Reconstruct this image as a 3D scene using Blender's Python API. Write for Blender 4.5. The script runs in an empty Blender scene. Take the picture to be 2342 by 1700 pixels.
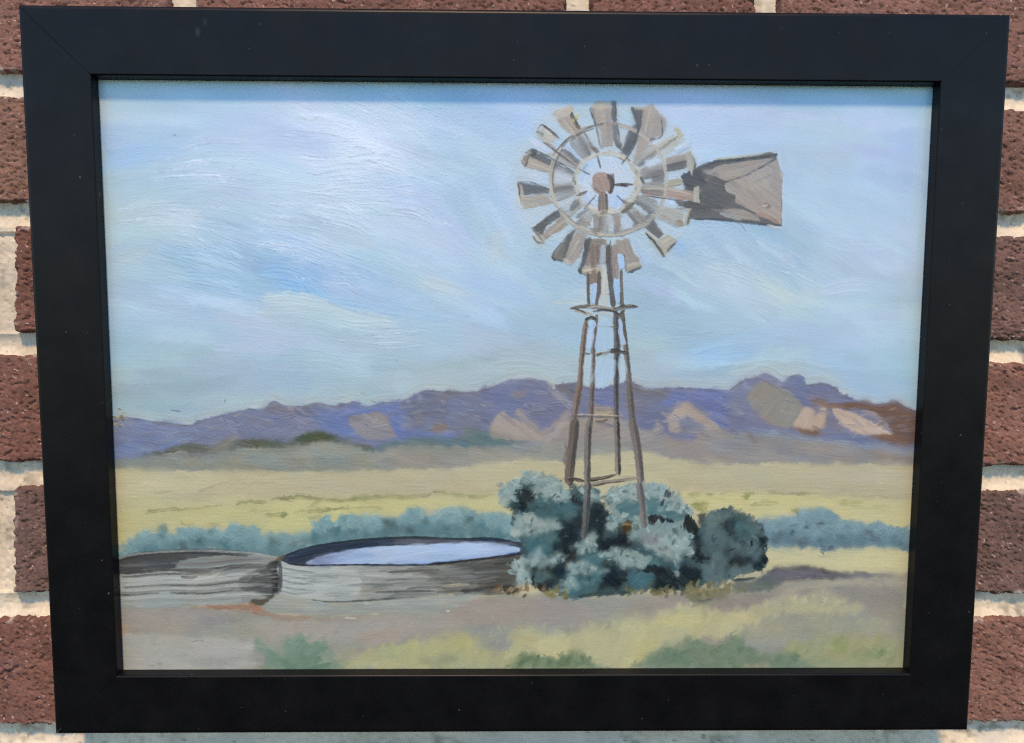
import bpy, math, random
import numpy as np

# ======================= CAMERA, DAYLIGHT, EXPOSURE ===================================================
# ---- measured geometry: camera, hanging frame, photo-pixel -> picture-plane map --------------------
PW, PH = 2342.0, 1700.0                      # pixel grid in which the composition of the picture was measured
FOC = 1874.0                                 # focal length in those pixels
CAM = (0.0, -0.42825, 0.01487); CAM_ROT = (-1.15075, 0.02673, -0.35852)        # yaw, pitch, roll (degrees)
FRM = (0.01039, -0.03952, 0.00803); FRM_ROT = (-0.22877, 5.48833, -0.19597)    # the frame hangs leaning out at its top
FW, FH = 0.45258, 0.34547                    # outer size of the frame
LIP = 0.0062                                 # how deep the painted panel sits behind the frame's face
def rot3(a, b, c):
    a, b, c = np.radians([a, b, c])
    ca, sa, cb, sb, cc, sc = np.cos(a), np.sin(a), np.cos(b), np.sin(b), np.cos(c), np.sin(c)
    Rz = np.array([[ca, -sa, 0], [sa, ca, 0], [0, 0, 1]]); Rx = np.array([[1, 0, 0], [0, cb, -sb], [0, sb, cb]])
    Ry = np.array([[cc, 0, sc], [0, 1, 0], [-sc, 0, cc]])
    return Rz @ Rx @ Ry
RC, RF = rot3(*CAM_ROT), rot3(*FRM_ROT)
def to_frame(px, py, depth):
    """measured pixel -> point (x, z) on the plane `depth` behind the face of the frame, in the frame's own axes"""
    d = np.array([(px - PW/2)/FOC, 1.0, -(py - PH/2)/FOC])
    o = RF.T @ (np.array(CAM) - np.array(FRM)); d = RF.T @ (RC @ d)
    t = (depth - o[1])/d[1]; p = o + t*d
    return p[0], p[2]
def to_wall(px, py, depth=0.0):
    d = RC @ np.array([(px - PW/2)/FOC, 1.0, -(py - PH/2)/FOC]); t = (depth - CAM[1])/d[1]
    p = np.array(CAM) + t*d
    return p[0], p[2]
# opening of the frame (edge of the inner bevel, on the front face)
_c = [to_frame(208.4, 170, 0), to_frame(2152, 187.5, 0), to_frame(2083.5, 1543, 0), to_frame(263.6, 1547.6, 0)]
OX0 = (_c[0][0] + _c[3][0])/2; OX1 = (_c[1][0] + _c[2][0])/2; OZ1 = (_c[0][1] + _c[1][1])/2; OZ0 = (_c[2][1] + _c[3][1])/2
# the painted panel reaches a little under the rabbet
MARG = 0.004
CX0, CX1, CZ0, CZ1 = OX0 - MARG, OX1 + MARG, OZ0 - MARG, OZ1 + MARG
NX = 1280
NY = int(round(NX*(CZ1 - CZ0)/(CX1 - CX0)))
PXM = (CX1 - CX0)/NX                         # metres per canvas cell
# homography (photo pixels -> canvas cells)
def _homog():
    s = [(200, 150), (2150, 180), (2080, 1560), (250, 1560)]
    A = []; b = []
    for (x, y) in s:
        fx, fz = to_frame(x, y, LIP); u = (fx - CX0)/PXM; v = (CZ1 - fz)/PXM
        A.append([x, y, 1, 0, 0, 0, -u*x, -u*y]); b.append(u)
        A.append([0, 0, 0, x, y, 1, -v*x, -v*y]); b.append(v)
    h = np.linalg.solve(np.array(A, float), np.array(b, float))
    return np.append(h, 1).reshape(3, 3)
HM = _homog()
def cv(pts):
    p = np.atleast_2d(np.array(pts, float)); q = np.c_[p, np.ones(len(p))] @ HM.T
    return q[:, :2]/q[:, 2:]

scene = bpy.context.scene
cam_data = bpy.data.cameras.new('camera'); cam = bpy.data.objects.new('camera', cam_data); scene.collection.objects.link(cam)
from mathutils import Matrix
cam.matrix_world = Matrix.Translation(CAM) @ Matrix(RC.tolist()).to_4x4() @ Matrix.Rotation(math.pi/2, 4, 'X')
cam_data.sensor_fit = 'HORIZONTAL'; cam_data.sensor_width = 36.0; cam_data.lens = 36.0*FOC/PW
cam_data.clip_start = 0.01; cam_data.clip_end = 200.0
scene.camera = cam

SUN_EL, SUN_AZ = 52.0, 4.0                   # degrees: height, and how far left of straight-on the sun stands
SUN_POWER, SKY_POWER, EXPOSURE = 2.0, 0.15, 1.0
world = bpy.data.worlds.new('World'); scene.world = world; world.use_nodes = True
wn = world.node_tree.nodes; bg = wn['Background']
sky = wn.new('ShaderNodeTexSky'); sky.sky_type = 'NISHITA'; sky.sun_disc = False
sky.sun_elevation = math.radians(SUN_EL); sky.sun_rotation = math.radians(180 + SUN_AZ)
sky.air_density = 1.0; sky.dust_density = 0.0; sky.ozone_density = 8.0
world.node_tree.links.new(sky.outputs[0], bg.inputs['Color']); bg.inputs['Strength'].default_value = SKY_POWER
sun_data = bpy.data.lights.new('sun', 'SUN'); sun = bpy.data.objects.new('sun', sun_data); scene.collection.objects.link(sun)
sun_data.energy = SUN_POWER; sun_data.angle = math.radians(7.0); sun_data.color = (1.0, 0.67, 0.37)
e, a = math.radians(SUN_EL), math.radians(SUN_AZ)
to_sun = Matrix.Identity(3) @ __import__('mathutils').Vector((-math.sin(a)*math.cos(e), -math.cos(a)*math.cos(e), math.sin(e)))
sun.rotation_euler = to_sun.to_track_quat('Z', 'Y').to_euler(); sun.location = to_sun*3
vs = scene.view_settings
scene.display_settings.display_device = 'sRGB'; vs.view_transform = 'Standard'; vs.look = 'None'
vs.exposure = EXPOSURE; vs.gamma = 1.0; vs.use_curve_mapping = False
scene.cycles.max_bounces = 6; scene.cycles.use_denoising = False; scene.cycles.filter_width = 1.1

# ======================= HELPERS ========================================================================
def grid_mesh(name, P, col=None, parent=None, mat=None, tri_extra=None):
    """P: (rows, cols, 3) points -> one smooth quad sheet with an optional colour per point"""
    return sheets_mesh(name, [(P, col)], parent, mat)
def sheets_mesh(name, sheets, parent=None, mat=None):
    V = []; F = []; Cc = []; o = 0
    for P, col in sheets:
        r, c = P.shape[:2]; V.append(P.reshape(-1, 3))
        i = (np.arange(r - 1)[:, None]*c + np.arange(c - 1)[None, :]).ravel() + o
        F.append(np.stack([i, i + c, i + c + 1, i + 1], 1)); o += r*c
        if col is not None: Cc.append(np.concatenate([col.reshape(-1, 3), np.ones((r*c, 1), np.float32)], 1))
    V = np.concatenate(V).astype(np.float32); F = np.concatenate(F).astype(np.int32)
    me = bpy.data.meshes.new(name); me.vertices.add(len(V)); me.vertices.foreach_set('co', V.ravel())
    me.loops.add(F.size); me.loops.foreach_set('vertex_index', F.ravel())
    me.polygons.add(len(F)); me.polygons.foreach_set('loop_start', np.arange(0, F.size, 4, dtype=np.int32))
    me.polygons.foreach_set('use_smooth', np.ones(len(F), bool))
    if Cc:
        at = me.color_attributes.new('pigment', 'FLOAT_COLOR', 'POINT'); at.data.foreach_set('color', np.concatenate(Cc).astype(np.float32).ravel())
    me.update(calc_edges=True); me.validate()
    ob = bpy.data.objects.new(name, me); scene.collection.objects.link(ob)
    if parent: ob.parent = parent
    if mat: me.materials.append(mat)
    return ob
def thing(name, label, cat):
    o = bpy.data.objects.new(name, None); scene.collection.objects.link(o); o['label'] = label; o['category'] = cat
    o.empty_display_size = .05
    return o
def material(name):
    m = bpy.data.materials.new(name); m.use_nodes = True; nt = m.node_tree
    return m, nt, nt.nodes['Principled BSDF']
def srgb2lin(c):
    c = np.asarray(c, np.float32); return np.where(c <= .04045, c/12.92, ((c + .055)/1.055)**2.4)

# ---- a small oil-paint engine: every stroke lays down pigment (COL) and a ridge of paint (HT) ----------
rng = np.random.default_rng(7)
_T = np.random.default_rng(3).random((256, 256)).astype(np.float32)
def vn(x, y, s=0):
    """smooth value noise 0..1"""
    xi = np.floor(x); yi = np.floor(y); fx = (x - xi).astype(np.float32); fy = (y - yi).astype(np.float32)
    xi = (xi.astype(np.int64) + 37*s) & 255; yi = (yi.astype(np.int64) + 91*s) & 255
    x1 = (xi + 1) & 255; y1 = (yi + 1) & 255
    fx = fx*fx*(3 - 2*fx); fy = fy*fy*(3 - 2*fy)
    a = _T[yi, xi]; b = _T[yi, x1]; c = _T[y1, xi]; d = _T[y1, x1]
    return (a + (b - a)*fx)*(1 - fy) + (c + (d - c)*fx)*fy
def sstep(a, b, x):
    t = np.clip((x - a)/(b - a), 0, 1); return t*t*(3 - 2*t)
COL = np.zeros((NY, NX, 3), np.float32); HT = np.zeros((NY, NX), np.float32)
K = 0.68                                     # canvas cells per measured pixel (about)
_seed = [0]
def ns():
    _seed[0] += 1; return _seed[0]
SAT = [1.0]
def c3(c):
    c = np.array(c, np.float32)/255.0; g = c @ np.array([.3, .5, .2], np.float32)
    return g + (c - g)*SAT[0]
def Z(ox, oy, s):
    """list of points read off an enlarged crop -> measured pixels"""
    return lambda pts: [(ox + x*s, oy + y*s) for x, y in pts]
ZS = 700/2268.0; ZG = 900/2268.0
A_ = Z(1150, 200, ZS); B_ = Z(1100, 560, 500/1870.0); C_ = Z(1100, 960, ZS); D_ = Z(240, 1080, ZS); E_ = Z(640, 1080, ZS)
F_ = Z(1450, 1080, ZS); G_ = Z(240, 760, ZG); H_ = Z(1240, 760, ZG)
S1 = Z(200, 150, ZS); S2 = Z(700, 150, ZS); S3 = Z(200, 500, ZS); S4 = Z(700, 500, ZS); S5 = Z(1450, 450, ZS); S6 = Z(1500, 150, ZS)
def smooth(p, closed=False, n=5):
    p = np.array(p, float)
    if len(p) < 3: return p
    q = np.vstack([p[-1], p, p[0], p[1]]) if closed else np.vstack([2*p[0] - p[1], p, 2*p[-1] - p[-2]])
    out = []
    for i in range(1, len(q) - 2):
        p0, p1, p2, p3 = q[i-1], q[i], q[i+1], q[i+2]
        for t in np.arange(n)/n:
            out.append(0.5*((2*p1) + (p2 - p0)*t + (2*p0 - 5*p1 + 4*p2 - p3)*t*t + (3*p1 - p0 - 3*p2 + p3)*t**3))
    if not closed: out.append(q[-2])
    return np.array(out)
def window(p, m):
    x0 = int(max(0, np.floor(p[:, 0].min() - m))); x1 = int(min(NX, np.ceil(p[:, 0].max() + m)))
    y0 = int(max(0, np.floor(p[:, 1].min() - m))); y1 = int(min(NY, np.ceil(p[:, 1].max() + m)))
    if x1 <= x0 or y1 <= y0: return None
    yy, xx = np.mgrid[y0:y1, x0:x1].astype(np.float32)
    return slice(y0, y1), slice(x0, x1), xx, yy
def lay(sl, m, col, h=None, hm=None):
    c = COL[sl]; c += (col - c)*m[..., None]
    if h is not None:
        a = m if hm is None else hm
        z = HT[sl]; z += (h - z)*a
def sdf_poly(p, xx, yy):
    d = np.full(xx.shape, 1e9, np.float32); ins = np.zeros(xx.shape, bool)
    n = len(p)
    for i in range(n):
        ax, ay = p[i]; bx, by = p[(i + 1) % n]
        ex, ey = bx - ax, by - ay; L = ex*ex + ey*ey + 1e-9
        t = np.clip(((xx - ax)*ex + (yy - ay)*ey)/L, 0, 1)
        d = np.minimum(d, (xx - ax - t*ex)**2 + (yy - ay - t*ey)**2)
        if ay != by:
            cond = (ay > yy) != (by > yy)
            ins ^= cond & (xx < (bx - ax)*(yy - ay)/(by - ay) + ax)
    d = np.sqrt(d)
    return np.where(ins, d, -d)
def fill(pts, col, soft=1.0, jag=1.2, js=5.0, alpha=1.0, ang=0.0, amp=0.035, h=0.02, sm=True, var=0.02, thr=None):
    """a patch of paint with a ragged edge, brushed along `ang`"""
    p = cv(pts); p = smooth(p, True, 4) if sm else p
    w = window(p, soft*2 + jag*2 + 3)
    if w is None: return None
    sy, sx, xx, yy = w; s = ns()
    d = sdf_poly(p, xx, yy)
    ca, sa = np.cos(np.radians(ang)), np.sin(np.radians(ang))
    u = xx*ca + yy*sa; v = -xx*sa + yy*ca
    n = vn(u/(js*2.4), v/js, s) - .5 + 0.6*(vn(u/7.0, v/1.6, s + 1) - .5)
    sv = soft*(.35 + 2.3*vn(xx/27.0, yy/19.0, s + 4)**1.6)      # edges found and lost
    m = sstep(-sv, sv, d + n*2*jag)*alpha
    br = vn(u/26.0, v/1.7, s + 2)
    if thr is not None: m = m*sstep(thr - .12, thr + .12, br)
    c = c3(col) + ((br - .5)*2*amp + (vn(u/40., v/9., s + 3) - .5)*2*var)[..., None]*np.array([1, 1, .95], np.float32) + ((vn(xx/33., yy/21., s + 5) - .5)*2*var)[..., None]*np.array([1, .1, -.9], np.float32)
    lay((sy, sx), m, c, h + (br - .5)*0.05, m*.85)
    return (sy, sx), m
def stroke(pts, w, col, alpha=1.0, dry=0.25, taper=0.5, amp=0.03, soft=.7, h=0.03, w2=None, jag=0.5, sm=True):
    """one loaded brush drawn along a path; w, w2 = start/end width in measured pixels"""
    p = cv(pts); p = smooth(p, False, 5) if sm else p
    w0 = w*K/2; w1 = (w if w2 is None else w2)*K/2; wm = max(w0, w1)
    win = window(p, wm + 4)
    if win is None: return
    sy, sx, xx, yy = win; s = ns()
    best = np.full(xx.shape, 1e9, np.float32); lat = np.zeros_like(best); arc = np.zeros_like(best); acc = 0.0
    seg = np.hypot(*(p[1:] - p[:-1]).T); tot = seg.sum() + 1e-6
    for i in range(len(p) - 1):
        ax, ay = p[i]; ex, ey = p[i+1] - p[i]; L = ex*ex + ey*ey + 1e-9
        t = np.clip(((xx - ax)*ex + (yy - ay)*ey)/L, 0, 1)
        dx = xx - ax - t*ex; dy = yy - ay - t*ey; d = dx*dx + dy*dy
        q = d < best
        best = np.where(q, d, best); lat = np.where(q, (ex*dy - ey*dx)/np.sqrt(L), lat); arc = np.where(q, acc + t*seg[i], arc)
        acc += seg[i]
    d = np.sqrt(best); a = arc/tot
    wl = w0 + (w1 - w0)*a
    if taper > 0:
        e = np.minimum(a/ max(.02, .35*taper), (1 - a)/max(.02, .45*taper)); wl = wl*(.35 + .65*np.clip(e, 0, 1)**.6)
    br = vn(lat/1.5 + 31*s, arc/28.0, s)
    n = vn(xx/4., yy/4., s + 1) - .5
    m = sstep(-soft, soft, wl - d + n*2*jag)
    m = m*(1 - dry*sstep(.35, .8, vn(lat/1.6 + 9.0, arc/17.0, s + 2)*(.55 + .7*a)))*alpha
    c = c3(col) + ((br - .5)*2*amp)[..., None]
    lay((sy, sx), m, c, h + (br - .5)*0.07 + .03*(np.abs(lat) > wl*.55), m)
def dab(x, y, ang, ln, wd, curv, col, alpha, relief, amp=.02, dry=.4, hb=0.02, mask=None):
    """fast bristled dab in canvas cells (used by the thousand)"""
    r = ln/2 + wd/2 + 2 + abs(curv)*ln
    p = np.array([[x, y]]); win = window(p, r)
    if win is None: return
    sy, sx, xx, yy = win; s = ns()
    ca, sa = math.cos(ang), math.sin(ang)
    u = (xx - x)*ca + (yy - y)*sa; v = -(xx - x)*sa + (yy - y)*ca
    v = v - curv*(u*u)/max(ln, 1)*2
    vi = np.clip((v + wd).astype(np.int32), 0, int(2*wd) + 1)
    k = int(2*wd) + 2
    e0 = rng.random(k).astype(np.float32); e1 = rng.random(k).astype(np.float32)
    fx = ln/2*(1 - .35*e0[vi]); fe = ln/2*(1 - .35*e1[vi])
    m = sstep(0, 5, u + fx)*sstep(0, 7, fe - u)*sstep(-.8, .9, wd/2 - np.abs(v))
    br = vn(v/1.45 + 17*s, u/34.0, s)
    m = m*(1 - dry*sstep(.4, .75, vn(v/1.6 + 5*s, u/20.0, s + 5)))*alpha
    if mask is not None: m = m*mask[sy, sx]
    c = col + ((br - .5)*2*amp)[..., None]
    lay((sy, sx), m, c, hb + (br - .5)*relief, m)
def restroke(mask, n, ln, wd, angf, jit=.012, alpha=.7, relief=.06, curv=.05, amp=.018, dry=.4, hb=.02, clip=True):
    """cover the masked region with dabs that pick their colour up from what is already there"""
    ys, xs = np.nonzero(mask > .5)
    if len(xs) == 0: return
    ref = COL.copy()
    for i in rng.integers(0, len(xs), n):
        x, y = float(xs[i]), float(ys[i])
        a, rl = angf(x, y)
        L = ln*(.55 + .9*rng.random()); W = wd*(.6 + .8*rng.random())
        col = ref[ys[i], xs[i]] + rng.normal(0, jit)*np.array([1, 1, .9], np.float32) + rng.normal(0, jit*.4, 3).astype(np.float32)
        dab(x, y, math.radians(a) + rng.normal(0, .09), L, W, rng.normal(0, curv), col, alpha*(.6 + .4*rng.random()), relief*rl, amp, dry, hb, mask if clip else None)

def blur(a, r):
    """three box blurs, about a gaussian of r cells"""
    for _ in range(3):
        for ax in (0, 1):
            k = 2*r + 1; p = np.pad(a, [(r + 1, r) if i == ax else (0, 0) for i in range(a.ndim)], mode='edge'); cs = np.cumsum(p, axis=ax, dtype=np.float64)
            a = ((np.take(cs, np.arange(k, cs.shape[ax]), ax) - np.take(cs, np.arange(0, cs.shape[ax] - k), ax))/k).astype(np.float32)
    return a
def soften(where, amount, warp=1.0):
    """wet paint dragged into its neighbour: warp by small noise and blend patchily"""
    yy, xx = np.mgrid[0:NY, 0:NX].astype(np.float32); s = ns()
    dx = (vn(xx/5., yy/3., s) - .5)*5 + (vn(xx/13., yy/9., s + 1) - .5)*6; dy = (vn(xx/5., yy/4., s + 2) - .5)*4 + (vn(xx/13., yy/9., s + 3) - .5)*4
    dx *= where*warp; dy *= where*warp
    xi = np.clip(xx + dx, 0, NX - 1).astype(int); yi = np.clip(yy + dy, 0, NY - 1).astype(int)
    w = COL[yi, xi]
    b1 = blur(w, 2); b2 = blur(w, 5)
    n = vn(xx/23., yy/17., s + 4); m = (where*amount*sstep(.1, .7, n))[..., None]; m2 = (where*amount*.6*sstep(.55, .9, vn(xx/37., yy/29., s + 5)))[..., None]
    COL[:] = (w*(1 - m) + b1*m)*(1 - m2) + b2*m2

# ======================= THE PICTURE ==========================================================
# --- sky: colours read at points, the upper-left glare painted into them, blended, then brushed over -------------------------------
SKY = []
def sk(z, lst):
    for x, y, c in lst: SKY.append((*cv(z([(x, y)]))[0], c))
sk(S1, [(150,100,(176,207,222)),(1000,100,(170,207,228)),(2000,110,(164,203,232)),(300,450,(180,203,228)),(700,450,(177,203,231)),(200,640,(160,194,232)),(700,800,(180,206,228)),(300,900,(177,204,221)),(1100,900,(183,206,228)),
 (1500,350,(192,208,238)),(1900,450,(202,217,243)),(2100,600,(206,222,246)),(1700,900,(192,213,236)),(2000,1000,(190,210,227)),(700,1100,(186,203,220)),(300,1050,(189,204,207)),(1800,1250,(188,208,228)),(900,1300,(165,198,224)),(300,1400,(178,204,219)),(120,300,(190,207,218))])
sk(S2, [(200,700,(206,222,246)),(600,400,(196,213,240)),(1000,700,(178,203,231)),(1300,500,(180,204,232)),(1500,350,(170,200,238)),(1700,250,(183,203,240)),(600,950,(190,212,242)),(900,1200,(183,205,232)),(1200,1000,(178,203,228)),
 (1500,1000,(178,200,235)),(1650,1330,(172,200,222)),(1000,130,(158,200,230)),(2000,130,(160,202,228)),(1400,800,(184,206,228))])
sk(S3, [(300,200,(178,206,224)),(900,300,(165,200,230)),(900,500,(163,197,228)),(1200,450,(158,194,225)),(1550,450,(146,190,231)),(1580,530,(138,183,232)),(1900,600,(159,197,228)),(1500,660,(190,209,222)),(2000,740,(192,210,217)),
 (700,800,(177,199,228)),(1100,850,(180,203,228)),(900,1000,(172,195,208)),(500,1100,(168,190,201)),(800,1250,(165,190,208)),(1500,1200,(168,192,212)),(1800,1300,(172,194,205)),(1000,1400,(175,197,204)),(200,900,(160,195,225)),(250,1300,(171,196,204)),(1300,730,(182,203,222)),(300,620,(178,204,226))])
sk(S4, [(300,350,(165,200,230)),(900,250,(184,207,232)),(1000,450,(188,206,220)),(700,600,(160,195,228)),(1200,800,(177,202,227)),(400,900,(178,203,224)),(600,1150,(172,196,209)),(1200,1200,(174,194,199)),(1650,1080,(172,192,200)),(1900,800,(165,198,222)),
 (1800,450,(163,197,222)),(1400,600,(172,203,230)),(1950,640,(186,203,210)),(1950,1130,(178,198,203))])
sk(S5, [(300,650,(164,192,215)),(300,950,(160,189,214)),(900,250,(165,195,218)),(1100,450,(168,195,222)),(800,550,(188,208,227)),(1070,700,(188,210,216)),(700,850,(175,198,225)),(1500,600,(180,203,228)),(1700,700,(180,205,230)),(1900,300,(182,205,232)),
 (2050,700,(178,200,212)),(600,1150,(160,195,225)),(500,1200,(155,195,232)),(1500,1100,(172,200,225)),(1000,1290,(173,193,206)),(500,1350,(175,195,205)),(1700,1350,(169,197,224)),(200,1150,(175,195,205)),(2080,1300,(166,199,218))])
sk(S6, [(300,350,(185,204,238)),(900,350,(183,204,235)),(1700,400,(185,204,238)),(1300,550,(180,200,222)),(1200,850,(175,200,225)),(1700,800,(180,204,235)),(2000,650,(166,195,235)),(1600,1050,(180,205,232)),(450,1180,(165,195,225)),(800,1300,(170,199,220)),
 (1000,140,(156,198,226)),(1900,140,(160,200,226))])
sp = np.array([s[:2] for s in SKY], np.float32); scl = np.array([s[2] for s in SKY], np.float32)/255
_m = scl.mean(0); _d = scl - _m; _l = _d.mean(1, keepdims=True); scl = _m + _l*1.25 + (_d - _l)*.85; scl = scl*np.array([.985, .988, .990], np.float32)
def field(pts, vals, step=4, k=2.6, soft=24.0):
    yy, xx = np.mgrid[0:NY:step, 0:NX:step].astype(np.float32)
    num = np.zeros(xx.shape + (vals.shape[1],), np.float32); den = np.zeros(xx.shape, np.float32)
    for (px, py), v in zip(pts, vals):
        w = ((xx - px)**2 + ((yy - py)*1.5)**2 + soft*soft)**(-k)
        num += w[..., None]*v; den += w
    f = num/den[..., None]
    Y = np.arange(NY)/step; X = np.arange(NX)/step
    y0 = np.clip(Y.astype(int), 0, f.shape[0] - 2); x0 = np.clip(X.astype(int), 0, f.shape[1] - 2)
    fy = (Y - y0)[:, None, None]; fx = (X - x0)[None, :, None]
    a = f[y0][:, x0]; b = f[y0][:, x0 + 1]; c = f[y0 + 1][:, x0]; d = f[y0 + 1][:, x0 + 1]
    return ((a*(1 - fx) + b*fx)*(1 - fy) + (c*(1 - fx) + d*fx)*fy).astype(np.float32)
COL[:] = field(sp, scl)
# direction of the brush (degrees, + = falling to the right) and how thick the paint stands
DIRS = [(S1,(300,400),-2,.5),(S1,(900,350),2,.6),(S1,(1600,350),22,.9),(S1,(2000,420),22,1.),(S1,(1600,600),8,1.),(S1,(700,800),-5,.7),(S1,(1900,800),-5,1.1),(S1,(1900,1000),10,1.2),(S1,(1400,1150),12,1.1),(S1,(900,1300),20,1.1),
 (S1,(250,1200),-8,.4),(S2,(500,300),18,1.),(S2,(600,700),14,1.1),(S2,(500,950),-4,1.2),(S2,(1000,900),25,.8),(S2,(1300,600),10,.6),(S2,(1300,1100),60,.5),(S2,(1100,140),-2,.9),(S1,(700,140),-3,.6),(S3,(900,250),20,1.2),(S3,(800,420),18,1.2),
 (S3,(1000,520),8,1.),(S3,(1500,420),12,1.3),(S3,(1900,400),22,1.),(S3,(1600,620),4,1.),(S3,(2000,700),12,.9),(S3,(700,640),2,.9),(S3,(600,900),2,.35),(S3,(1500,900),6,.6),(S3,(1000,1200),0,.3),(S3,(2000,850),5,.8),
 (S4,(700,450),22,.7),(S4,(1200,500),25,.5),(S4,(1000,800),6,.5),(S4,(900,1050),-6,.4),(S4,(1500,700),25,.4),(S4,(1500,1000),10,.5),(S5,(800,300),38,.6),(S5,(1000,500),32,.7),(S5,(700,700),25,.5),(S5,(1500,400),35,.4),
 (S5,(1600,750),5,.35),(S5,(600,1150),-8,.7),(S5,(1500,1200),2,.25),(S5,(300,1250),8,.4),(S6,(400,400),5,.5),(S6,(1500,350),2,.25),(S6,(1700,900),20,.25),(S6,(1000,180),0,.5)]
dp = np.array([cv(z([p]))[0] for z, p, a, r in DIRS], np.float32); dv = np.array([(a, r) for z, p, a, r in DIRS], np.float32)
DIRF = field(dp, dv, 8, 2.0)
def skyang(x, y):
    f = DIRF[int(min(max(y, 0), NY - 1)), int(min(max(x, 0), NX - 1))]; return float(f[0]), float(f[1])
horizon = cv([(0, 960), (2342, 960)])
skm = np.zeros((NY, NX), np.float32); skm[:int(horizon[:, 1].max()) + 10] = 1
restroke(skm, 420, 150, 38, skyang, .024, .6, .05, .08, .012, .35, .03, False)
COL[:] = COL*.65 + field(sp, scl)*.35
restroke(skm, 900, 110, 24, skyang, .022, .6, .07, .10, .012, .5, .03, False)
restroke(skm, 1500, 70, 9, skyang, .014, .5, .12, .10, .012, .55, .03, False)
# hand-placed sky passages
def sks(z, pts, w, c, a=.6, dry=.55, **k): stroke(z(pts), w, c, a, dry, .6, .012, 3.0, .03, **k)
sks(S3, [(1280,400),(1450,400),(1650,480),(1750,560)], 36, (146,190,232), .8)
sks(S3, [(1400,470),(1560,500),(1620,550)], 26, (134,182,234), .8)
sks(S3, [(1300,600),(1500,590),(1750,640),(2000,720),(2268,770)], 34, (194,212,220), .85)
sks(S3, [(1320,570),(1480,560),(1640,580)], 12, (200,216,232), .8)
sks(S3, [(1250,680),(1600,680),(2000,740)], 26, (190,208,220), .6)
sks(S3, [(700,420),(1000,460),(1250,560)], 44, (160,196,228), .6)
sks(S3, [(800,280),(1050,350),(1230,440)], 14, (186,214,236), .6)
sks(S3, [(1150,600),(900,645),(600,650)], 10, (195,216,240), .6)
sks(S3, [(350,600),(700,620),(1050,615)], 16, (188,208,232), .5)
sks(S3, [(250,300),(420,240)], 30, (190,204,206), .4)
sks(S3, [(1750,480),(1950,500),(2100,520)], 16, (190,212,236), .6)
sks(S3, [(1800,610),(2100,660),(2268,690)], 26, (150,190,228), .6)
sks(S4, [(500,660),(800,700),(1000,740)], 26, (160,196,228), .5)
sks(S4, [(850,450),(1050,510),(1220,570)], 26, (192,208,216), .55)
sks(S4, [(650,230),(800,300),(1000,380)], 20, (190,210,234), .45)
fill(S4([(1320,200),(1390,90),(1640,80),(1660,200),(1560,340),(1340,330),(1300,250)]), (176,201,222), 3, 2, alpha=.75, ang=20, amp=.012)
fill(S4([(1390,92),(1500,90),(1440,190),(1450,310),(1350,310),(1330,210)]), (188,199,208), 3, 2, alpha=.6, ang=-60, amp=.012)
for y, c in ((1060,(172,192,200)),(1110,(175,194,201))): sks(S4, [(1400,y),(1600,y-10),(1800,y+20)], 40, c, .55)
sks(S5, [(560,540),(800,580),(1050,680),(1150,760)], 50, (194,213,222), .6)
sks(S5, [(880,620),(1060,690),(1140,790)], 34, (192,214,216), .6)
sks(S5, [(480,220),(700,260),(900,420),(1200,680)], 60, (164,194,220), .6)
sks(S5, [(920,320),(1050,400),(1180,490)], 22, (192,212,234), .6)
sks(S5, [(440,1200),(620,1160),(850,1140)], 40, (157,196,232), .6)
sks(S5, [(460,1240),(700,1230),(950,1200)], 12, (180,208,236), .6)
sks(S5, [(720,1300),(1000,1260),(1350,1290),(1500,1350)], 40, (177,196,204), .6)
sks(S5, [(1400,700),(1650,660),(1860,700)], 34, (186,208,230), .5)
sks(S5, [(1420,330),(1700,360),(1900,350)], 40, (186,208,234), .4)
sks(S5, [(300,340),(380,420)], 26, (150,190,232), .7)
sks(S6, [(1150,800),(1250,700),(1330,540)], 26, (182,198,214), .35)
sks(S6, [(960,620),(1000,700),(980,900)], 18, (190,206,226), .25)
sks(S1, [(110,720),(400,640),(700,640)], 40, (162,196,233), .6)
sks(S1, [(110,620),(330,575),(560,540)], 8, (168,196,226), .6)
sks(S1, [(690,1000),(760,950),(1000,940),(1150,990)], 14, (176,196,220), .5)
fill(S1([(1700,1250),(1760,1140),(1960,1230),(2130,1340),(1900,1360),(1680,1310)]), (190,207,226), 3, 2, alpha=.7, ang=25, amp=.01)
fill(S2([(600,1120),(760,1050),(950,1130),(1050,1240),(1100,1458),(700,1458),(620,1300)]), (186,207,232), 4, 3, alpha=.6, ang=25, amp=.01, h=.0)
fill(S1([(60,240),(170,220),(180,300),(150,340),(70,330)]), (190,204,216), 1.5, 1.5, alpha=.7, ang=10)
sks(S1, [(90,600),(110,900),(150,1400)], 30, (178,202,212), .5)
sks(S6, [(2020,300),(1980,800),(1960,1400)], 50, (174,204,222), .5)
sks(S5, [(2060,700),(2080,1000),(2090,1400)], 40, (172,202,216), .5)
restroke(skm, 95, 175, 30, skyang, .036, .5, .05, .06, .014, .55, .03, False)
restroke(skm, 160, 90, 15, skyang, .034, .5, .06, .06, .014, .6, .03, False)
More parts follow.
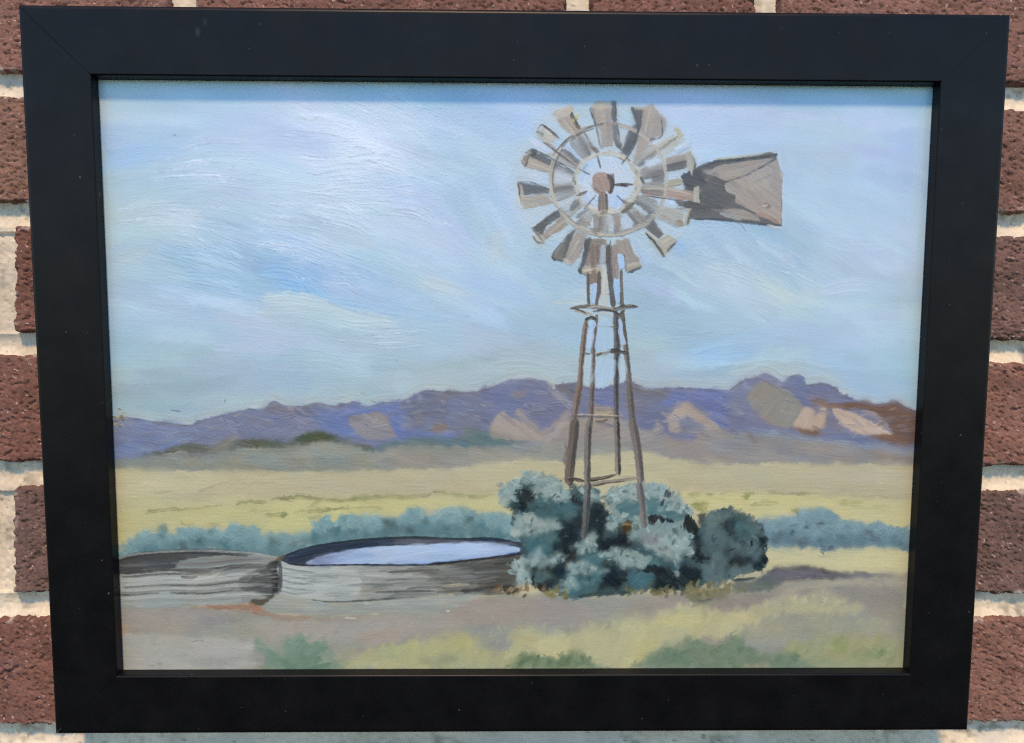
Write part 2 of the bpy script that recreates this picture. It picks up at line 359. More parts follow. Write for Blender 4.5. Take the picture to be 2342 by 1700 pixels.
# combed, thick ridges of paint in the upper left: pale lines put their sun glints into the colour
def combs(z, lst, n, sp, c, a=.5):
    n = int(n*2.2); sp = sp/2.1
    for pts in lst:
        base = np.array(pts, float)
        base0 = base.copy()
        for i in range(n):
            o = (i - n/2)*sp + rng.normal(0, sp*.25); j = rng.normal(0, 22, 2)
            q = base + np.array([0, o]); q[0, 0] += j[0]*2; q[-1, 0] += j[1]*2
            L0, L1 = sorted(rng.uniform(-.1, 1.1, 2))
            if L1 - L0 < .25: L1 = L0 + .25
            qs = smooth(q, False, 6); tt = np.linspace(0, 1, len(qs)); qs = qs[(tt >= L0) & (tt <= L1)]
            if len(qs) < 3: continue
            q = qs[::2] if len(qs) > 6 else qs
            cc = tuple(np.array(c)*(1.03 if i % 4 else .86) + rng.normal(0, 6)); stroke(z([tuple(t) for t in q]), 1.8 + rng.random()*1.4, cc, min(1, a*1.7*(.4 + .6*rng.random())), .6, .9, .01, .5, .085)
combs(S1, [[(1500,250),(1800,330),(2050,420),(2268,560)],[(1450,450),(1800,470),(2000,520)],[(1500,620),(1700,640),(2050,640),(2268,700)],[(1650,830),(2000,780),(2268,740)],[(1650,960),(1900,930),(2268,930)],[(1650,1030),(1900,1090),(2150,1200)],[(1300,1080),(1600,1120),(1850,1200)],
 [(1100,1220),(1500,1280),(1900,1400)],[(700,1220),(1000,1290),(1300,1400)],[(550,700),(900,640),(1300,650)],[(350,900),(800,870),(1300,900)],[(200,1150),(600,1120),(1000,1150)]], 9, 26, (210,223,243), .42)
combs(S2, [[(450,650),(700,720),(1000,830)],[(100,800),(400,760),(780,770)],[(60,1020),(300,1080),(530,1200)],[(50,960),(400,990),(780,960)],[(480,1000),(800,1030),(1000,1130)],[(500,250),(700,330),(900,390)]], 8, 26, (214,227,246), .42)
combs(S3, [[(1100,120),(1500,190),(1900,330),(2268,460)],[(650,190),(950,260),(1230,400)],[(560,280),(900,390),(1200,490)],[(600,420),(900,480),(1250,545)],[(1450,360),(1600,370),(1700,420)],[(1430,480),(1560,500),(1640,560)],[(1800,450),(1950,470),(2090,530)],[(1850,820),(2000,850),(2268,850)]], 7, 24, (192,215,240), .36)
combs(S4, [[(200,820),(500,860),(900,830)],[(330,900),(600,940),(900,910)]], 3, 30, (198,214,232), .4)
combs(S5, [[(920,330),(1100,430),(1180,490)],[(540,480),(800,560),(1000,640)],[(1000,480),(1200,560),(1480,620)]], 4, 26, (192,208,228), .35)
for z, p in ((S1,(635,512)),(S3,(2120,900)),(S4,(668,1045)),(S4,(1175,730)),(S1,(1065,742)),(S6,(543,303))): stroke(z([p, (p[0]+7, p[1]+2)]), 2.4, (120,130,145), .7, 0, 0)
# --- pale halo scrubbed round the wheel and vane ---------------------------------------------------
def ellipse(cx, cy, rx, ry, n=28, a0=0, a1=360, rot=0):
    t = np.radians(np.linspace(a0, a1, n, endpoint=(a1 - a0) != 360)); r = math.radians(rot)
    x = rx*np.cos(t); y = ry*np.sin(t)
    return [(cx + a*math.cos(r) - b*math.sin(r), cy + a*math.sin(r) + b*math.cos(r)) for a, b in zip(x, y)]
fill(A_(ellipse(745,700,690,640)), (182,200,212), 9, 6, 12, .62, 30, .02)
for k in range(46):
    t = rng.random()*2*math.pi; r = rng.uniform(560, 690)
    x, y = 745 + r*math.cos(t), 700 + .95*r*math.sin(t); a = t + math.pi/2 + rng.normal(0, .5)
    stroke(A_([(x - 60*math.cos(a), y - 60*math.sin(a)), (x + 60*math.cos(a), y + 60*math.sin(a))]), rng.uniform(10, 22), [(178,200,220),(186,200,205),(176,190,186),(184,203,232),(168,200,232)][k % 5], .45, .5, .6, .02, 1.6, .06)
fill(A_(ellipse(760,690,420,400)), (172,188,196), 5, 4, 10, .5, 60, .03)
SAT[0] = .66
# --- far mountains -------------------------------------------------------------------------------
ridge = G_([(-60,520),(40,505),(120,490),(270,512),(380,525),(480,535),(560,505),(700,470),(830,445),(920,440),(970,395),(1040,425),(1150,425),(1230,405),(1330,425),(1430,392),(1500,430),(1600,405),(1700,400),(1760,375),(1850,335),(1950,340),(2080,345),(2170,335)]) + \
 [(1137,879),(1178,867),(1237,869),(1252,878),(1267,892),(1280,879),(1318,875),(1340,884),(1362,890),(1407,879),(1446,878),(1478,887),(1518,887),(1577,887),(1629,891),(1668,891),(1704,868),(1722,866),(1740,855),(1760,857),(1795,877),(1807,859),(1827,857),(1837,866),(1843,879),(1891,877),(1922,899),(1950,913),(1974,919),(2010,925),(2049,919),(2069,931),(2110,950),(2180,960)]
body = ridge + [(2180,1080),(1700,1080),(200,1100)]
msk = np.zeros((NY, NX), np.float32)
# grey line scrubbed just over the ridge
for i in range(0, len(ridge) - 3, 2):
    seg = [(x, y - 9) for x, y in ridge[i:i+4]]
    stroke(seg, 22, [(172,190,196),(178,196,202),(166,182,192)][i//2 % 3], .45, .4, .5, .015, 3)
r = fill(body, (114,124,166), 1.6, 2.2, 6, 1, 4, .02, .03); msk[r[0]] = r[1]
def mt(z, pts, c, a=.85, soft=2.2, jag=2.2, ang=10, **k):
    c = np.array(c, float); g = c.mean(); c = tuple(g + (c - g)*.94 + (np.array((3, 11, 12)) if c[2] > c[0] + 12 else np.array((3, 5, 3))))
    return fill(z(pts), c, soft*1.3, jag, 6, a, ang, .018, .03, var=.03, **k)
mt(G_, [(20,500),(300,520),(480,540),(500,700),(60,720),(20,700)], (112,122,172))
mt(G_, [(30,600),(250,580),(330,650),(230,720),(40,725)], (104,120,178), .7)
mt(G_, [(480,540),(700,475),(930,445),(1100,440),(1250,480),(1200,580),(850,620),(600,650)], (113,120,164), .7)
mt(G_, [(900,445),(970,398),(1040,425),(1150,428),(1230,407),(1260,450),(1000,470)], (108,104,134), .7)
mt(G_, [(1200,440),(1400,420),(1600,410),(1720,420),(1740,560),(2000,600),(1700,615),(1450,600),(1250,560)], (98,113,182), .75)
mt(G_, [(1640,480),(1720,560),(1860,580),(2010,590),(1900,610),(1680,610)], (86,110,196), .8)
mt(G_, [(1380,470),(1480,455),(1600,440),(1640,470),(1500,490)], (92,112,196), .6)
mt(G_, [(1700,400),(1780,370),(1850,338),(1960,342),(2070,350),(1990,400),(1960,560),(1880,560),(1860,470),(1760,500),(1730,440)], (106,104,134), .85)
mt(G_, [(1800,450),(1850,480),(1840,540),(1770,520)], (120,118,126), .6)
mt(G_, [(1880,545),(1940,520),(1980,570),(1900,580)], (146,114,92), .8, 1.5)
mt(G_, [(1980,400),(2140,350),(2268,300),(2268,560),(2100,560),(2000,580)], (110,114,152), .8)
mt(G_, [(1400,490),(1500,470),(1590,470),(1640,540),(1672,605),(1520,612),(1440,575)], (141,134,143), .95, 1.3)
stroke(G_([(1390,488),(1500,470),(1590,468)]), 5, (150,110,100), .7); stroke(G_([(1600,480),(1640,545),(1665,590)]), 5, (150,118,104), .6)
for p in ([(1040,430),(1140,440)],[(1140,460),(1155,500)],[(1800,400),(1805,360)],[(1910,370),(1960,410)],[(1620,440),(1650,490)]): stroke(G_(p), 4, (170,172,196), .6)
for p in ([(1320,490),(1380,480)],[(1380,460),(1500,440)],[(1900,580),(2010,575)]): stroke(G_(p), 6, (120,140,222), .7)
# middle: purple dome and the tan screes beside the tower
mt(B_, [(0,1250),(150,1190),(300,1160),(430,1165),(540,1175),(600,1240),(700,1330),(770,1400),(740,1480),(560,1560),(300,1400),(120,1480),(0,1640)], (107,108,154), .8, 1.6)
stroke(B_([(0,1240),(130,1180),(290,1148),(440,1152),(520,1160)]), 7, (128,140,172), .7)
stroke(B_([(60,1215),(180,1160),(300,1135),(470,1140)]), 6, (186,203,216), .7)
mt(B_, [(620,1215),(720,1180),(830,1180),(830,1330),(740,1290)], (118,106,112), .85, 1.6)
stroke(B_([(540,1165),(620,1240),(720,1330),(790,1400)]), 12, (172,166,160), .6)
mt(B_, [(250,1265),(330,1240),(400,1255),(330,1295)], (150,128,128), .6)
mt(B_, [(850,1180),(960,1240),(1140,1230),(1130,1400),(960,1420),(850,1400)], (106,107,152), .8)
mt(B_, [(960,1240),(1130,1200),(1140,1400),(980,1380)], (98,104,174), .7)
mt(B_, [(1210,1180),(1320,1195),(1420,1225),(1560,1230),(1640,1250),(1560,1320),(1320,1400),(1220,1340)], (110,106,132), .9)
mt(B_, [(1280,1185),(1370,1195),(1440,1225),(1620,1225),(1500,1265),(1330,1250)], (116,100,100), .7, 2)
mt(H_, [(760,342),(930,338),(1080,347),(1078,530),(1000,548),(930,440),(830,392),(700,440),(690,410)], (98,106,180), .95, 1.8)
mt(H_, [(520,410),(690,420),(740,470),(720,600),(600,580),(540,500)], (107,108,150), .8)
mt(H_, [(1080,345),(1170,270),(1260,242),(1310,248),(1400,297),(1430,252),(1505,262),(1520,302),(1640,297),(1790,388),(1850,420),(1640,430),(1560,560),(1080,560)], (106,107,155), .85, 1.6)
mt(H_, [(1080,345),(1170,268),(1180,300),(1230,330),(1190,420),(1090,400)], (118,118,150), .6)
mt(H_, [(1090,400),(1130,420),(1140,470),(1090,470)], (130,126,144), .7)
stroke(H_([(1165,265),(1175,310),(1220,310)]), 12, (150,165,205), .7)
mt(H_, [(1420,255),(1500,262),(1520,400),(1560,440),(1480,420),(1400,300)], (102,108,160), .9)
r = mt(H_, [(1195,340),(1240,290),(1290,285),(1400,330),(1500,420),(1480,480),(1420,548),(1330,528),(1230,450),(1185,395)], (139,134,132), .97, 1.5, ang=-55)
mt(H_, [(1380,400),(1490,430),(1480,490),(1420,545),(1350,520)], (150,145,138), .6, ang=-55)
stroke(H_([(1240,470),(1330,525),(1420,545)]), 5, (168,140,120), .6)
mt(H_, [(1180,440),(1250,500),(1330,530),(1300,550),(1180,520)], (112,114,152), .6)
mt(H_, [(720,520),(745,470),(822,398),(870,430),(950,490),(1032,552),(960,560),(890,505),(830,482),(790,520),(782,572),(735,560)], (171,151,142), .95, 1.4, ang=40)
mt(H_, [(800,510),(850,490),(940,545),(900,570),(800,580)], (122,118,142), .8)
mt(H_, [(633,566),(648,520),(676,518),(672,578)], (156,146,146), .9, 1.2)
mt(H_, [(770,590),(900,600),(1050,615),(980,640),(830,630)], (104,108,168), .8)
mt(H_, [(1450,540),(1480,480),(1500,438),(1560,440),(1575,475),(1620,430),(1642,445),(1612,552),(1540,562)], (184,157,143), .97, 1.6, ang=-70)
stroke(H_([(1600,440),(1590,500),(1575,540)]), 8, (172,136,118), .6)
mt(H_, [(1450,543),(1560,556),(1605,553),(1592,592),(1500,582)], (122,86,76), .9, 2, ang=80)
mt(H_, [(1530,370),(1600,392),(1700,410),(1850,398),(1940,418),(2040,402),(2110,440),(2230,480),(2230,610),(2060,640),(1930,610),(1900,590),(2010,575),(1990,520),(1900,450),(1800,440),(1690,430),(1640,440),(1570,402)], (120,88,78), .95, 2.2)
mt(H_, [(1960,430),(2050,410),(2160,470),(2160,600),(2030,560)], (112,90,86), .7)
mt(H_, [(1560,395),(1640,410),(1740,420),(1660,440),(1580,420)], (150,104,84), .8)
mt(H_, [(1640,450),(1700,500),(1760,560),(1800,580),(1700,570),(1630,520)], (118,110,140), .8)
mt(H_, [(1672,436),(1760,448),(1850,488),(1920,528),(2022,582),(1960,592),(1870,592),(1800,582),(1755,540),(1690,492)], (192,164,149), .97, 1.6, ang=30)
mt(H_, [(1850,455),(1950,470),(2000,545),(1930,512)], (166,142,138), .85, 1.4, ang=40)
stroke(H_([(1800,500),(1900,540),(2010,575)]), 6, (206,182,166), .7); stroke(H_([(1680,450),(1740,470),(1800,500)]), 7, (170,120,98), .6)
stroke(H_([(1860,520),(1930,545),(2000,560)]), 4, (120,110,122), .6)
mt(H_, [(1900,592),(2020,585),(2100,615),(2080,650),(1960,625)], (124,86,74), .8)
# lower slopes
mt(H_, [(540,560),(700,590),(830,640),(960,560),(1100,568),(1190,570),(1240,600),(1450,600),(1750,645),(2230,700),(2330,760),(2330,830),(1700,790),(1100,770),(900,765),(640,730),(540,700)], (142,137,140), .97, 2, ang=6)
mt(H_, [(1180,566),(1300,556),(1450,575),(1700,628),(2000,655),(2230,690),(2230,730),(1950,695),(1650,650),(1400,605),(1250,600)], (132,142,162), .6, 3, ang=10)
stroke(H_([(1250,575),(1350,580),(1480,605)]), 8, (132,158,184), .6); stroke(H_([(1550,615),(1750,640),(2050,670)]), 8, (136,156,178), .5)
stroke(H_([(1150,560),(1200,590),(1225,640)]), 7, (120,106,112), .7)
stroke(H_([(1130,590),(1180,610),(1190,640)]), 8, (158,150,150), .5)
mt(H_, [(840,560),(1000,556),(1150,590),(1000,610),(860,590)], (150,144,146), .6)
mt(H_, [(1800,660),(2000,690),(2200,740),(2200,760),(1950,720)], (146,128,122), .6)
mt(H_, [(0,640),(60,570),(140,505),(200,488),(300,470),(430,470),(460,495),(560,555),(760,612),(900,645),(1000,740),(560,700),(200,720),(0,720)], (150,141,140), .97, 1.6, ang=-12)
mt(H_, [(0,620),(70,550),(140,500),(170,500),(90,580),(20,640)], (170,152,144), .8, 1.3, ang=-40)
mt(H_, [(290,430),(330,415),(400,430),(430,470),(400,500),(300,500)], (160,140,116), .85, 1.4)
for i in range(16):
    x, y = rng.uniform(300, 420), rng.uniform(425, 500); stroke(H_([(x, y), (x + 20, y - 4)]), 4, [(196,176,130),(120,104,92)][i % 2], .8)
mt(H_, [(200,640),(420,640),(560,690),(400,700),(200,710)], (140,146,140), .7)
mt(B_, [(88,1582),(115,1480),(175,1420),(235,1472),(360,1530),(480,1612),(520,1680),(100,1660)], (164,147,142), .95, 1.4, ang=40)
mt(C_, [(75,90),(90,0),(200,0),(440,130),(395,158),(250,122)], (161,148,140), .9, 1.3, ang=20)
mt(B_, [(296,1432),(350,1415),(400,1480),(505,1582),(545,1650),(455,1600),(380,1540)], (148,138,142), .9, 1.3, ang=45)
mt(B_, [(690,1450),(730,1425),(770,1460),(600,1580),(540,1640),(480,1640)], (168,148,138), .7, 1.5, ang=-40)
# foothills on the left
mt(G_, [(200,718),(330,676),(460,640),(540,652),(600,660),(700,622),(850,615),(1000,632),(1090,605),(1180,575),(1275,570),(1345,605),(1440,640),(1540,660),(1540,700),(1200,690),(600,720)], (92,100,90), .9, 1.8)
mt(G_, [(1090,612),(1180,578),(1270,570),(1330,605),(1250,622),(1120,632)], (70,86,60), .9, 1.4)
mt(G_, [(800,625),(900,618),(1000,632),(1010,650),(880,655)], (78,92,66), .8, 1.4)
mt(G_, [(1500,690),(1700,622),(1830,600),(2030,602),(2080,545),(2160,560),(2268,600),(2330,640),(2330,700),(1900,690)], (92,114,118), .9, 2)
mt(C_, [(-60,110),(60,85),(180,120),(260,150),(370,160),(180,200),(0,200),(-80,190)], (92,115,118), .9, 1.8)
mt(G_, [(-40,740),(230,722),(420,702),(600,700),(760,670),(1000,655),(1250,632),(1400,642),(1510,682),(1700,660),(1830,645),(2268,668),(2400,690),(2700,700),(2700,800),(1900,800),(1500,810),(1100,815),(650,805),(-40,805)], (139,145,136), .97, 2, ang=2)
mt(G_, [(-40,730),(250,725),(420,740),(300,790),(-40,790)], (136,140,130), .8)
mt(G_, [(650,740),(900,760),(1350,770),(1350,800),(900,810),(600,790)], (126,134,126), .7)
mt(G_, [(1500,700),(1700,670),(1900,690),(2200,740),(2100,775),(1640,770)], (148,141,138), .7)
mt(G_, [(1150,660),(1400,660),(1450,700),(1100,720)], (150,156,146), .6)
mt(G_, [(340,700),(600,690),(740,700),(500,720)], (128,128,136), .6)
mt(G_, [(580,690),(690,620),(770,590),(700,680)], (134,128,124), .5)
stroke(G_([(1510,745),(1600,715),(1690,705)]), 7, (168,166,148), .6); stroke(G_([(580,690),(680,650),(770,590)]), 4, (178,172,160), .6)
stroke(G_([(1140,760),(1200,775)]), 5, (190,188,162), .6); stroke(G_([(330,700),(420,690),(500,692)]), 4, (186,180,168), .6)
mt(C_, [(-60,210),(200,190),(400,160),(640,200),(640,310),(300,320),(-60,330)], (146,147,140), .85, 2)
mt(C_, [(820,200),(1000,180),(1200,230),(1150,270),(830,280)], (148,150,140), .8)
mtm = np.zeros((NY, NX), np.float32); mtm[:] = msk
restroke(mtm, 1100, 26, 6, lambda x, y: (rng.choice([5, 12, -10, 30, -30]), .6), .012, .45, .06, .1, .02, .5, .03)
SAT[0] = .80
# --- plain ----------------------------------------------------------------------------------------
plain = [(180,1078)] + G_([(60,792),(400,798),(700,792),(940,803),(1200,796),(1600,792),(1900,782),(2268,758)]) + C_([(300,300),(600,300),(830,270),(1000,235),(1180,235),(1300,275),(1480,300),(1700,330),(2000,318),(2268,325)]) + H_([(1100,758),(1400,752),(1800,760),(2100,765)]) + [(2120,1066),(2180,1068),(2230,1075),(2240,1300),(2200,1600),(180,1600)]
r = fill(plain, (188,181,147), 1.6, 1.6, 6, 1, 1, .02, .03); pm = np.zeros((NY, NX), np.float32); pm[r[0]] = r[1]
def fl(z, pts, c, a=.75, soft=4, jag=3, ang=1, **k): return fill(z(pts), c, soft, jag, 7, a, ang, .02, .025, var=.012, **k)
fl(G_, [(40,800),(500,800),(700,830),(500,920),(40,940)], (198,192,152))
fl(G_, [(520,920),(700,860),(1200,820),(2268,800),(2268,900),(1500,930),(700,960)], (189,180,146))
fl(G_, [(40,950),(500,960),(900,940),(900,1058),(40,1058)], (193,189,140))
fl(D_, [(60,300),(700,260),(1300,220),(2268,190),(2268,330),(1500,470),(1000,420),(400,420),(60,560)], (194,190,131))
fl(D_, [(1300,260),(1700,230),(2268,200),(2268,320),(1700,330),(1400,440),(1200,430)], (198,194,133))
fl(E_, [(0,200),(700,190),(1250,170),(1650,190),(1740,300),(1000,260),(500,330),(0,440)], (199,195,135))
fl(E_, [(300,20),(900,40),(1600,60),(1600,150),(700,160),(100,140)], (187,178,146))
fl(C_, [(0,330),(600,310),(620,440),(330,380),(100,480),(0,540)], (190,184,148))
fl(C_, [(700,300),(860,260),(1000,300),(1130,260),(1180,460),(860,460),(700,440)], (192,187,150))
fl(C_, [(1200,260),(1350,290),(1450,330),(1420,480),(1230,440)], (203,197,155))
fl(H_, [(560,690),(900,745),(1400,760),(2200,770),(2200,880),(1500,890),(900,870),(600,820)], (186,181,147))
fl(H_, [(1050,800),(1250,785),(1330,815),(1150,840)], (176,176,146), .5)
fl(H_, [(1400,800),(1900,790),(2200,820),(2200,860),(1600,870)], (188,180,156), .7)
fl(F_, [(260,40),(800,60),(2080,100),(2080,200),(1200,180),(500,140),(300,110)], (182,175,144), .7)
fl(F_, [(350,150),(700,150),(1100,170),(1500,190),(2070,230),(2060,400),(1500,330),(1200,290),(900,330),(560,290),(430,240)], (204,199,138), .85)
fl(F_, [(1500,220),(2070,240),(2060,380),(1600,320)], (196,191,146), .7)
fl(F_, [(990,560),(1400,580),(1800,560),(2050,600),(2040,740),(1700,740),(1300,710),(990,700)], (203,198,150), .9)
restroke(pm, 750, 70, 9, lambda x, y: (rng.normal(1, 3), .5), .012, .45, .05, .05, .015, .5, .025)
# small green marks on the plain
for pts, w, c in (([(300,300),(450,275),(650,270)],7,(150,148,102)),([(650,265),(800,250),(870,240)],5,(158,155,110)),([(970,235),(1080,220),(1190,215)],9,(142,146,96)),([(1230,205),(1350,185),(1500,180)],8,(146,142,104)),([(1500,255),(1600,205),(1660,200)],6,(146,146,100)),
  ([(1650,200),(1800,205),(1950,180),(2080,170)],7,(136,140,92)),([(1180,310),(1270,310),(1350,300)],10,(150,152,102)),([(1300,330),(1350,315)],8,(134,140,90)),([(1500,290),(1700,275),(1850,265)],7,(154,154,104)),([(550,370),(620,380),(660,375)],7,(166,166,106)),([(750,380),(850,388)],8,(164,164,104)),
  ([(350,150),(500,135)],5,(172,164,134)),([(670,140),(780,105),(860,72)],6,(166,158,128)),([(1050,290),(1150,282),(1220,275)],6,(166,164,116)),([(1400,300),(1500,290)],6,(160,160,110))): stroke(D_(pts), w, c, .75, .5)
for pts, w, c in (([(0,190),(150,180),(350,205)],8,(140,140,96)),([(350,205),(550,200),(780,170)],9,(134,136,92)),([(780,170),(960,180),(1140,150)],8,(138,140,94)),([(1140,148),(1250,165),(1400,165)],7,(134,136,88)),([(1400,165),(1460,188),(1590,162)],7,(142,144,96)),([(0,330),(60,310)],10,(142,146,98)),
  ([(130,295),(300,280),(460,270)],7,(152,152,104)),([(200,340),(300,325)],7,(158,156,108)),([(640,200),(760,205)],5,(158,156,112)),([(550,265),(750,260)],7,(166,164,114))): stroke(E_(pts), w, c, .75, .5)
for pts, w, c in (([(400,160),(450,150),(500,150)],9,(154,156,102)),([(530,150),(590,160)],5,(120,124,80)),([(620,155),(740,145)],5,(150,148,102)),([(800,175),(830,180),(850,165),(890,155)],9,(138,146,92)),([(985,140),(1040,140),(1070,150)],9,(136,144,92)),([(1070,152),(1150,155),(1250,160),(1360,155)],6,(148,146,104)),
  ([(1540,130),(1545,158)],4,(140,140,110)),([(1580,165),(1800,175),(2040,180)],5,(170,165,130)),([(860,240),(930,225),(1060,230)],9,(164,166,108)),([(940,205),(1000,215)],9,(172,172,116)),([(1520,220),(1620,225),(1700,205)],8,(168,168,112)),([(1600,250),(1900,255)],6,(176,176,118)),
  ([(440,240),(490,250),(545,235)],18,(142,150,84)),([(500,280),(520,310)],12,(130,140,88)),([(1165,290),(1220,275)],10,(140,144,96)),([(1190,310),(1215,290)],12,(128,136,96)),([(1020,70),(1060,66)],4,(140,134,110))): stroke(F_(pts), w, c, .8, .45)
# --- blue-green brush bands -------------------------------------------------------------------------
def tuft(z, x0, x1, ytop, ybot, cols, n, w=16, ln=60, spread=35, a=.8, jx=10):
    """upright jabs of a stiff brush between two broken lines"""
    xs = [p[0] for p in ytop]; ts = [p[1] for p in ytop]; xb = [p[0] for p in ybot]; bs = [p[1] for p in ybot]
    for i in range(n):
        x = rng.uniform(x0, x1); t = np.interp(x, xs, ts); b = np.interp(x, xb, bs); f = rng.random()
        y = t + (b - t)*f; a_ = math.radians(-90 + rng.normal(0, spread)); L = ln*rng.uniform(.6, 1.2)
        y = max(y, t + L*.35)
        c = np.array(cols[0])*(1 - f) + np.array(cols[1])*f + rng.normal(0, 6)
        stroke(z([(x, y), (x + L*.5*math.cos(a_) + rng.normal(0, jx)*.2, y + L*.5*math.sin(a_)), (x + L*math.cos(a_), y + L*math.sin(a_))]), w*rng.uniform(.7, 1.3), tuple(c), a, .5, .7, .03, 1.2, .05)
LT = [(60,640),(100,600),(180,510),(260,450),(380,430),(420,388),(450,450),(520,468),(535,410),(700,420),(840,440),(910,420),(930,358),(1010,400),(1110,410),(1160,460),(1220,440),(1300,460),(1500,450),(1560,380),(1640,315),(1690,370),(1800,320),(1960,330),(2100,340),(2196,310),(2296,260),(2346,310),(2476,290),(2546,260),(2596,270),(2646,250),(2706,290),(2746,300),(2896,320),(3000,330),(3120,430)]
LB = [(60,660),(400,640),(1300,660),(1560,590),(2000,540),(2600,520),(3120,560)]
fill(D_(LT + [(3120,600),(2600,540),(2000,560),(1560,620),(1300,680),(60,700)]), (121,161,168), 1.8, 2.5, 5, 1, -70, .03)
tuft(D_, 80, 3050, [(x, y + 15) for x, y in LT], LB, ((128,168,175),(86,122,132)), 330, 15, 60)
fill(D_([(240,560),(400,545),(700,500),(760,480),(960,520),(1100,560),(1300,560),(1500,530),(1300,650),(600,590),(300,600)]), (88,124,132), 4, 3, alpha=.6, ang=-60)
fill(E_([(230,470),(300,440),(430,420),(520,460),(740,440),(860,400),(1000,380),(1200,390),(1400,380),(1550,420),(1700,440),(1740,490),(1200,480),(700,490),(260,530)]), (88,126,134), 4, 3, alpha=.6, ang=-60)
for x, y, r, c in ((420,410,26,(82,112,112)),(415,480,20,(70,104,110)),(690,510,34,(66,96,100)),(560,555,40,(70,92,92)),(780,440,26,(88,124,130)),(900,540,40,(66,110,122)),(1260,520,42,(62,78,78)),(1540,490,30,(66,112,122)),(1700,450,36,(66,110,124)),(2110,390,40,(66,88,90)),(2080,440,40,(74,104,110)),(1830,440,34,(80,116,124))):
    for k in range(5):
        a = math.radians(-90 + rng.normal(0, 45)); stroke(D_([(x + rng.normal(0, r*.7), y + r*.6), (x + 1.5*r*math.cos(a), y + r*1.3*math.sin(a))]), 9, tuple(np.array(c) + rng.normal(8, 8)), .42, .65, .8, .03, 2.6)
for x, y, r, c in ((800,380,36,(70,96,100)),(870,430,50,(74,104,112)),(970,430,26,(58,76,78)),(1080,360,30,(80,110,116)),(1240,420,26,(78,110,116)),(1390,350,30,(72,102,108)),(1480,400,34,(72,118,130)),(470,340,26,(88,130,138)),(1100,440,40,(82,118,124)),(1620,470,44,(78,122,130)),(300,490,40,(78,124,136))):
    for k in range(5):
        a = math.radians(-90 + rng.normal(0, 45)); stroke(E_([(x + rng.normal(0, r*.7), y + r*.6), (x + 1.5*r*math.cos(a), y + r*1.3*math.sin(a))]), 9, tuple(np.array(c) + rng.normal(8, 8)), .42, .65, .8, .03, 2.6)
stroke(E_([(1170,330),(1220,280),(1290,280),(1320,320)]), 14, (142,178,182), .8); stroke(E_([(1010,300),(1020,260)]), 16, (124,164,168), .8); stroke(E_([(330,350),(360,320)]), 18, (136,178,184), .7)
stroke(D_([(1330,530),(1400,520),(1520,500)]), 7, (112,116,110), .6); stroke(D_([(690,565),(780,560),(840,580)]), 5, (170,176,176), .6)
RT = [(900,360),(970,330),(1010,365),(1100,332),(1180,332),(1240,282),(1330,262),(1480,292),(1550,350),(1620,352),(1700,372),(1780,366),(1900,392),(2010,402),(2050,440),(2120,470)]
RB = [(900,540),(1010,550),(1250,550),(1450,575),(1500,568),(1850,545),(2045,590),(2120,600)]
fill(F_(RT + RB[::-1]), (116,152,167), 2, 2.2, 5, 1, -70, .03)
tuft(F_, 930, 2100, [(x, y + 20) for x, y in RT], RB, ((126,162,176),(92,122,136)), 130, 15, 50)
fill(F_([(1000,470),(1150,440),(1300,470),(1500,490),(1680,470),(1850,500),(2045,520),(2045,590),(1850,545),(1500,565),(1250,550),(1010,545)]), (94,124,140), 4, 3, alpha=.6, ang=-20)
for x, y, r, c in ((1070,460,50,(92,112,116)),(1030,510,40,(84,104,110)),(1180,450,24,(84,108,118)),(1270,410,24,(86,108,120)),(1380,380,50,(92,114,124)),(1240,530,50,(84,104,114)),(1370,500,26,(78,100,112)),(1470,560,30,(78,98,108)),(1740,450,50,(96,116,126)),(1780,490,40,(94,116,130)),(1950,520,50,(92,124,142))):
    for k in range(5):
        a = math.radians(-20 + rng.normal(0, 40)); stroke(F_([(x - r*.6*math.cos(a), y - r*.4*math.sin(a)), (x + r*.8*math.cos(a), y + r*.6*math.sin(a))]), 8, tuple(np.array(c) + rng.normal(0, 6)), .6, .5, .6, .03, 1.2)
stroke(F_([(1380,620),(1500,590),(1700,585)]), 8, (176,182,150), .6); stroke(F_([(1010,560),(1150,590),(1260,600)]), 9, (170,182,158), .6)
# --- bare ground in front ---------------------------------------------------------------------------
ground = D_([(20,1000),(650,985),(1100,960),(1240,930),(1300,900)]) + E_([(0,1040),(700,1040),(1300,1000),(1550,920),(1750,900)]) + C_([(480,1290),(900,1300),(1400,1270)]) + F_([(150,900),(420,880),(700,880),(900,880),(1080,850),(1200,800),(1500,785),(1950,770),(2120,770),(2120,1600)]) + [(180,1640)]
r = fill(ground, (157,153,146), 3, 3, 7, 1, 2, .018, .02); gm = np.zeros((NY, NX), np.float32); gm[r[0]] = r[1]
fl(D_, [(60,1000),(600,1000),(900,1060),(700,1150),(60,1140)], (164,151,149), .7)
fl(D_, [(60,1220),(500,1200),(1000,1260),(1100,1300),(1000,1460),(100,1470)], (180,174,170), .8)
fl(D_, [(650,1240),(900,1230),(1150,1260),(1000,1330),(700,1330)], (180,174,174), .7)
fl(D_, [(1100,1090),(1600,1100),(2200,1110),(2268,1200),(1700,1260),(1200,1200)], (175,163,160), .7)
fl(D_, [(700,1090),(860,1060),(1000,1100),(760,1130)], (144,136,142), .6)
fl(D_, [(560,1390),(800,1370),(1000,1400),(800,1440)], (152,150,150), .5)
fl(E_, [(500,1080),(1000,1060),(1350,1080),(1250,1180),(700,1200)], (172,160,157), .7)
fl(E_, [(1250,1000),(1600,920),(2000,950),(2268,980),(2268,1100),(1700,1140),(1300,1120)], (164,150,146), .8)
fl(E_, [(600,1200),(860,1170),(860,1260),(640,1290)], (180,158,148), .6)
fl(E_, [(1000,1200),(1250,1160),(1500,1230),(1300,1250),(1050,1250)], (162,152,140), .6)
